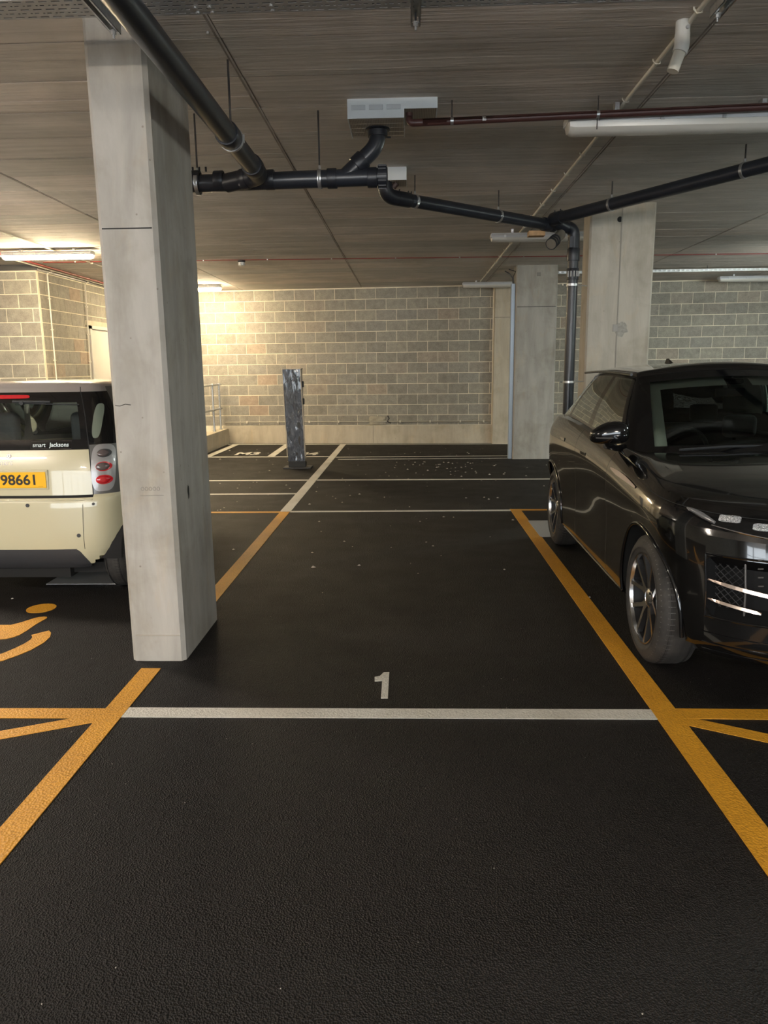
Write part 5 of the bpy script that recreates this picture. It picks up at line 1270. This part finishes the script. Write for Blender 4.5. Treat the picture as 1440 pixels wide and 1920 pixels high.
# ------------------------------------------------------------------ small cream city car (rear towards the viewer)
cc_ = empty('car', (-2.872, 5.17, 0), 'small cream two-seat city car with dark tailgate glass, seen from behind at left', 'car', local=True)
SW = [(.20, .68), (.26, .715), (.37, .742), (.55, .757), (.80, .757), (1.0, .742), (1.085, .728), (1.2, .700), (1.35, .655), (1.45, .615), (1.50, .590), (1.56, .56)]
SR = [(.20, .10), (.26, .045), (.34, .012), (.45, .0), (.66, .008), (.74, .018), (.765, .045), (.80, .048), (.95, .060), (1.085, .095), (1.25, .160), (1.40, .235), (1.49, .285), (1.56, .36)]
SFr = [(.20, .70), (.3, .78), (.5, .80), (.7, .78), (.85, .70), (.95, .58), (1.0, .40), (1.08, .22), (1.25, .0), (1.40, -.20), (1.50, -.36), (1.56, -.46)]
NR_ = 4.4; YR, YF = .55, 1.70
def sm_pt(c, z):
    kind, p_ = c; w0 = smooth_interp(SW, z)
    if kind == 'r':
        L = YR-smooth_interp(SR, z); s_, cs = max(0, math.sin(p_)), max(0, math.cos(p_)); return (w0*s_**(2/NR_), YR-L*cs**(2/NR_), z)
    if kind == 's': return (w0, p_, z)
    L = smooth_interp(SFr, z); s_, cs = max(0, math.sin(p_)), max(0, math.cos(p_)); yc = min(YF, YF) ; 
    return (w0*s_**(2/2.6), YF+L*cs**(2/2.6) if L > 0 else YF+L*cs**(2/2.6), z)
def sm_s(u, z): return sm_pt(('r', max(0, min(PI/2, abs(u)))), z)
def th_for(x, z):   # angle with given |x| at height z
    w0 = smooth_interp(SW, z); return math.asin(min(1, (x/w0)**(NR_/2)))
xb = [0, .06, .12, .18, .24, .30, .36, .42, .46, .50, .53, .548, .562, .575, .582, .61, .64, .67, .70, .72, .735, .745]
cols2 = [('x', x) for x in xb] + [('r', a) for a in (1.36, 1.46, 1.53)] + [('s', y) for y in (.55, .60, .65, .68, .6995, .702, .75, .80, .86, .866, 1.0, 1.2, 1.4, 1.6, 1.70)] + [('f', PI/2-PI/2*i/14) for i in range(1, 15)]
ZL = [.215, .25, .28, .31, .34, .368, .374, .42, .47, .52, .57, .62, .67, .71, .735, .748, .765, .80, .85, .90, .95, 1.0, 1.05, 1.078, 1.088, 1.12, 1.16, 1.20, 1.26, 1.32, 1.38, 1.42, 1.445, 1.47, 1.495, 1.505, 1.53]
ARs = .30
def smp(c, z):
    if c[0] == 'x':
        return sm_pt(('r', th_for(c[1]/.757*smooth_interp(SW, z), z)), z)
    return sm_pt(c, z)
rows2 = []
for z in ZL:
    row = []
    for c in cols2:
        x, y, zz = smp(c, z); zb = 0
        for yc in (.40, 2.21):
            d_ = abs(y-yc)
            if d_ < ARs and x > .5: zb = max(zb, .285+math.sqrt(ARs**2-d_**2))
            if x > .54 and yc == .40 and y < yc: 
                zb = max(zb, .258 + 1.25*max(0, x-.545)**1.35)
        if zb > zz: x2, y2, _ = smp(c, zb); row.append((x2, y2 if c[0] != 's' else y, zb))
        else: row.append((x, y, zz))
    rows2.append(row)
kt = len(rows2)-1
for s_, dz in ((.985, .012), (.93, .024), (.8, .034), (.6, .040), (.35, .043), (.15, .044), (0, .044)):
    row = []
    for c in range(len(cols2)):
        x, y, z = rows2[kt][c]; yc = min(max(y, .60), 1.10); row.append((x*s_, yc+(y-yc)*s_, z+dz-.0))
    rows2.append(row)
rows2 = [[(-x, y, z) for x, y, z in r_] for r_ in rows2]   # left-half convention, mirrored on emit
H = Grid(rows2); N2 = len(cols2)-1; K2 = len(rows2)-1
jx = lambda x: next(i for i, c in enumerate(cols2) if c[0] == 'x' and abs(c[1]-x) < 1e-6)
kz = lambda z: next(i for i, q in enumerate(ZL) if abs(q-z) < 1e-6)
j6, jside = jx(.575), len(xb)-1
H.emit('tailgate_gap', [(k, j6) for k in range(kz(.765), kt)] + [(k, j) for k in (kz(.748),) for j in range(0, j6+1)], M['dark'], cc_)
H.emit('lower_valance', [(k, j) for k in range(0, kz(.374)) for j in range(0, N2) if j < jx(.46)], M['dplastic'], cc_, label='dark grey plastic bumper valance')
H.emit('lower_valance', [(k, j) for k in range(0, kz(.25)) for j in range(0, jx(.548))], M['dplastic'], cc_)
H.emit('rear_bumper', [(k, j) for k in range(0, kz(.748)) for j in range(0, jx(.53))], M['cream'], cc_)
H.emit('quarter_panel', [(k, j) for k in range(0, kz(.765)) for j in range(jx(.53), jside+4)], M['cream'], cc_)
H.emit('tailgate', [(k, j) for k in range(kz(.765), kz(1.088)) for j in range(0, j6)], M['cream'], cc_)
gl = [(k, j) for k in range(kz(1.16), kz(1.42)) for j in range(0, jx(.53))]
H.emit('rear_glass', gl, glass('rear_screen_glass', (0.78, 0.84, 0.80), gain=1.2), cc_)
H.emit('tailgate_glass_surround', [(k, j) for k in range(kz(1.088), kz(1.495)) for j in range(0, j6)], M['gloss'], cc_)
H.emit('safety_cell', [(k, j) for k in range(kz(.765), kz(1.12)) for j in range(j6+1, jside+4)], M['greytrim'], cc_, label='dark grey safety-cell panel')
H.emit('corner_surround', [(k, j) for k in range(kz(1.12), kz(1.495)) for j in range(j6+1, jside+2)], M['gloss'], cc_)
H.emit('safety_cell', [(k, j) for k in range(kz(1.12), kt) for j in range(jside+2, jside+6)], M['greytrim'], cc_)
jd = next(i for i, c in enumerate(cols2) if c == ('s', .866))   # y .866 column
H.emit('door_gap', [(k, jd-1) for k in range(0, kt)], M['dark'], cc_)
H.emit('door', [(k, j) for k in range(1, kz(1.0)) for j in range(jd, N2-14)], M['cream'], cc_)
H.emit('side_window', [(k, j) for k in range(kz(1.05), kz(1.445)) for j in range(jd, N2-14)], M['glass'], cc_)
H.emit('front_windscreen', [(k, j) for k in range(kz(1.0)+1, kz(1.445)) for j in range(N2-11, N2)], M['glass'], cc_)
H.emit('roof', [(k, j) for k in range(kz(1.495), K2) for j in range(0, N2)], M['roofsilver'], cc_, label='silver-brown roof')
H.emit('body', [(k, j) for k in range(0, kz(1.0)) for j in range(0, N2)], M['cream'], cc_)
H.emit('safety_cell', [(k, j) for k in range(0, K2) for j in range(0, N2)], M['greytrim'], cc_)
# patches on the rear surface, u = signed x (right of the picture positive)
class Ss:
    cy = 1.0
    def __call__(s, u, z):
        w0 = smooth_interp(SW, z); xx = abs(u)
        if xx < w0*.985: p_ = sm_pt(('r', math.asin((xx/w0)**(NR_/2))), z)
        else:
            # continue round the corner along the side
            p0 = sm_pt(('r', math.asin(.985**(NR_/2))), z); d_ = xx-w0*.985; p_ = (p0[0]+(w0-p0[0])*min(1, d_/.1), p0[1]+d_*1.6, z)
        return (math.copysign(p_[0], u), p_[1], z)
SS = Ss()
for sg in (1, -1):
    tl = part('tail_lamp_panel', patch(SS, sg*.640, .952, ell(.068, .168, 3.6), 6, .006, 40), M['silver'], cc_, 1, label='silver surround of the three round lamps')
    for zz, nm, mt, du, ol in ((1.055, 'lamp', 'smokelens', .034, 'dark smoked lamp'), (.962, 'lamp', 'smokelens', .040, 'clear reversing lamp with red rim'), (.868, 'lamp', 'redlens', .043, 'red lamp')):
        part('lamp_ring', patch(SS, sg*(.640+.006), zz, ell(du+.006, .034 if zz < 1 else .030), 3, .0075, 30), M['redlens'] if zz < 1 else M['dplastic'], tl, 1)
        lo = part(nm, patch(SS, sg*.640, zz, ell(du-.002, .028 if zz < 1 else .024), 5, .010, 30, .008), M[mt], tl, 1, label=ol)
    part('quarter_glass', patch(SS, sg*.590, 1.285, ell(.028, .122, 3.0), 6, .005, 36), simple('green_reflection_glass', (0.16, 0.19, 0.15), .12, coat=1.0), cc_, 1)  # opaque pane; the greenish reflection is put into its colour
    part('quarter_glass_frame', patch(SS, sg*.592, 1.285, ell(.050, .155, 3.0), 6, .003, 36), M['gloss'], cc_, 1)
    part('tow_eye_cover', MB().tube([Vector(SS(sg*.475, .475))-Vector((0, .003, 0)), Vector(SS(sg*.475, .475))+Vector((0, .01, 0))], .014, 20), M['dplastic'], cc_)
    part('tailgate_button', MB().tube([Vector(SS(sg*.585, .700))-Vector((0, .004, 0)), Vector(SS(sg*.585, .700))+Vector((0, .01, 0))], .010, 16), M['dplastic'], cc_)
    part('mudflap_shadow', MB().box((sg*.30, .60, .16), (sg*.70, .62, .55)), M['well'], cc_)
    mb = MB(); vs_ = []; K = 16
    for yc in (.40, 2.21):
        mb = MB(); vs_ = []
        for xx in (.40, .745):
            for i in range(K+1): a = PI*i/K; vs_.append((sg*xx, yc+(ARs+.006)*math.cos(a), .285+(ARs+.006)*math.sin(a)))
        mb.add(vs_, [(i, i+1, i+1+K+1, i+K+1) for i in range(K)]+[tuple(range(K+1))]); part('wheel_arch_liner', mb, M['well'], cc_)
        wheel(cc_, sg*.752, yc, .287, .175, .195, sg, 5, .02, 'city')
    part('panel_seam', MB().tube([Vector(SS(sg*(.505+.010*(z-.37)/.3), z))-Vector((0, .0012, 0)) for z in (.372, .45, .55, .66, .70)], .0018, 5), M['dark'], cc_)
    seat(cc_, sg*.33, 1.02, .46, .34, False, .62, -1)
part('bumper_ledge', MB().tube([Vector(SS(x, .735))-Vector((0, .002, 0)) for x in [-.58+.058*i for i in range(21)]], .006, 8), M['cream'], cc_, 1)
part('bumper_button', MB().tube([Vector(SS(.125, .700))-Vector((0, .006, 0)), Vector(SS(.125, .700))], .013, 16).tube([Vector(SS(-.125, .700))-Vector((0, .006, 0)), Vector(SS(-.125, .700))], .013, 16), M['dplastic'], cc_)
part('rear_underside', MB().box((-.62, .16, .16), (.62, 2.2, .24)).box((-.35, .10, .14), (.35, .5, .24)), M['well'], cc_)
part('parcel_shelf', MB().rbox((-.60, .28, .78), (.60, .75, .84), .02), M['int_dark'], cc_)
part('dashboard', MB().rbox((-.62, 1.60, .75), (.62, 1.90, .98), .05, 3).rbox((-.12, 1.52, .95), (.02, 1.60, 1.08), .02), M['int_dark'], cc_, 1)
part('cabin_floor', MB().box((-.66, .3, .28), (.66, 2.2, .32)).box((-.70, .3, .3), (-.66, 1.9, .96)).box((.66, .3, .3), (.70, 1.9, .96)), M['int_dark'], cc_)
for x in (-.33, .33): part('headrest', MB().rbox((x-.12, .60, 1.02), (x+.12, .70, 1.33), .045, 3), M['int_seat'], cc_, 1)
for sg in (1, -1):
    part('valance_end', patch(SS, sg*.470, .305, quad_shape([(sg*(a-.470), b-.305) for a, b in ((.40, .372), (.452, .370), (.474, .350), (.500, .300), (.516, .262), (.516, .226), (.40, .226))]), 4, .003, 60), M['dplastic'], cc_)
# plate
zc_ = .880; yp = min(SS(.26, zc_-.05)[1], SS(0, zc_)[1])-.012
part('plate_recess', MB().rbox((-.275, yp+.004, zc_-.072), (.275, yp+.03, zc_+.072), .006), M['cream'], cc_)
np_ = part('number_plate', MB().rbox((-.262, yp-.003, zc_-.057), (.262, yp+.004, zc_+.057), .002), M['plate'], cc_)
mb = text_mb('98661', .108, .0006, .0024); xs_ = [v_[0] for v_ in mb.v]; wx = max(xs_)-min(xs_); x_c = (max(xs_)+min(xs_))/2
ys_ = [v_[1] for v_ in mb.v]; hy = max(ys_)-min(ys_); y_c = (max(ys_)+min(ys_))/2
xform(mb, lambda v_: ((v_.x-x_c)*(.252/wx)+.060, yp-.0034-v_.z, zc_+.002+(v_.y-y_c)*(.079/hy))); part('plate_digits', mb, M['ink'], np_)
part('plate_maker_line', MB().box((.205, yp-.0035, zc_-.0485), (.240, yp-.0028, zc_-.0472)), M['ink'], np_)
# badge and lettering on the tailgate
def on_surf(mb, u0, z0, off=.0015):
    e = .002
    def f(v_):
        p_ = Vector(SS(u0+v_.x, z0+v_.y)); a = Vector(SS(u0+v_.x+e, z0+v_.y))-Vector(SS(u0+v_.x-e, z0+v_.y)); b = Vector(SS(u0+v_.x, z0+v_.y+e))-Vector(SS(u0+v_.x, z0+v_.y-e)); nn = a.cross(b).normalized()
        if nn.y > 0: nn = -nn
        return p_+nn*(off+v_.z)
    return xform(mb, f)
part('tailgate_lettering', on_surf(text_mb('smart', .058, .0006, .0002), -.050, 1.003), M['badge'], cc_)
bg = part('badge', patch(SS, -.012, 1.048, ell(.017, .017), 3, .004, 24), M['badge'], cc_, 1)
part('badge_centre', patch(SS, -.012, 1.048, ell(.0105, .0105), 2, .0055, 20), M['wplastic'], bg)
part('badge_dot', patch(SS, -.012, 1.048, ell(.004, .004), 2, .0065, 12), M['ink'], bg)
st_ = part('dealer_sticker', on_surf(text_mb('smart', .041, .0003, .0002), .205, 1.122, .003), M['sticker'], cc_)
part('dealer_sticker', on_surf(text_mb('Jacksons', .040, .0003, .0007), .350, 1.123, .003), M['sticker'], cc_)
fr_ = [(-.145, -.026), (.145, -.026), (.145, .026), (-.145, .026), (-.145, -.026)]
part('sticker_frame', on_surf(MB().tube([(x, y, 0) for x, y in fr_], .0009, 4), .292, 1.124, .003), M['badge'], cc_)
# high brake light, wiper
part('high_brake_light', patch(SS, -.12, 1.462, ell(.21, .0125, 5), 3, .006, 40), M['redlens'], cc_, 1)
wp = [Vector(SS(.0+x, 1.425-.012*x))-Vector((0, .022, -.004)) for x in [-.02+.04*i for i in range(8)]]
part('rear_wiper', MB().tube(wp, .009, 8).tube([Vector(SS(x, 1.418-.03*x))-Vector((0, .012, 0)) for x in [.02+.04*i for i in range(12)]], .005, 6), M['int_dark'], cc_, 1)
part('wiper_pivot', MB().tube([Vector(SS(.05, 1.42))-Vector((0, .035, 0)), Vector(SS(.05, 1.42))], .014, 14), M['int_dark'], cc_)
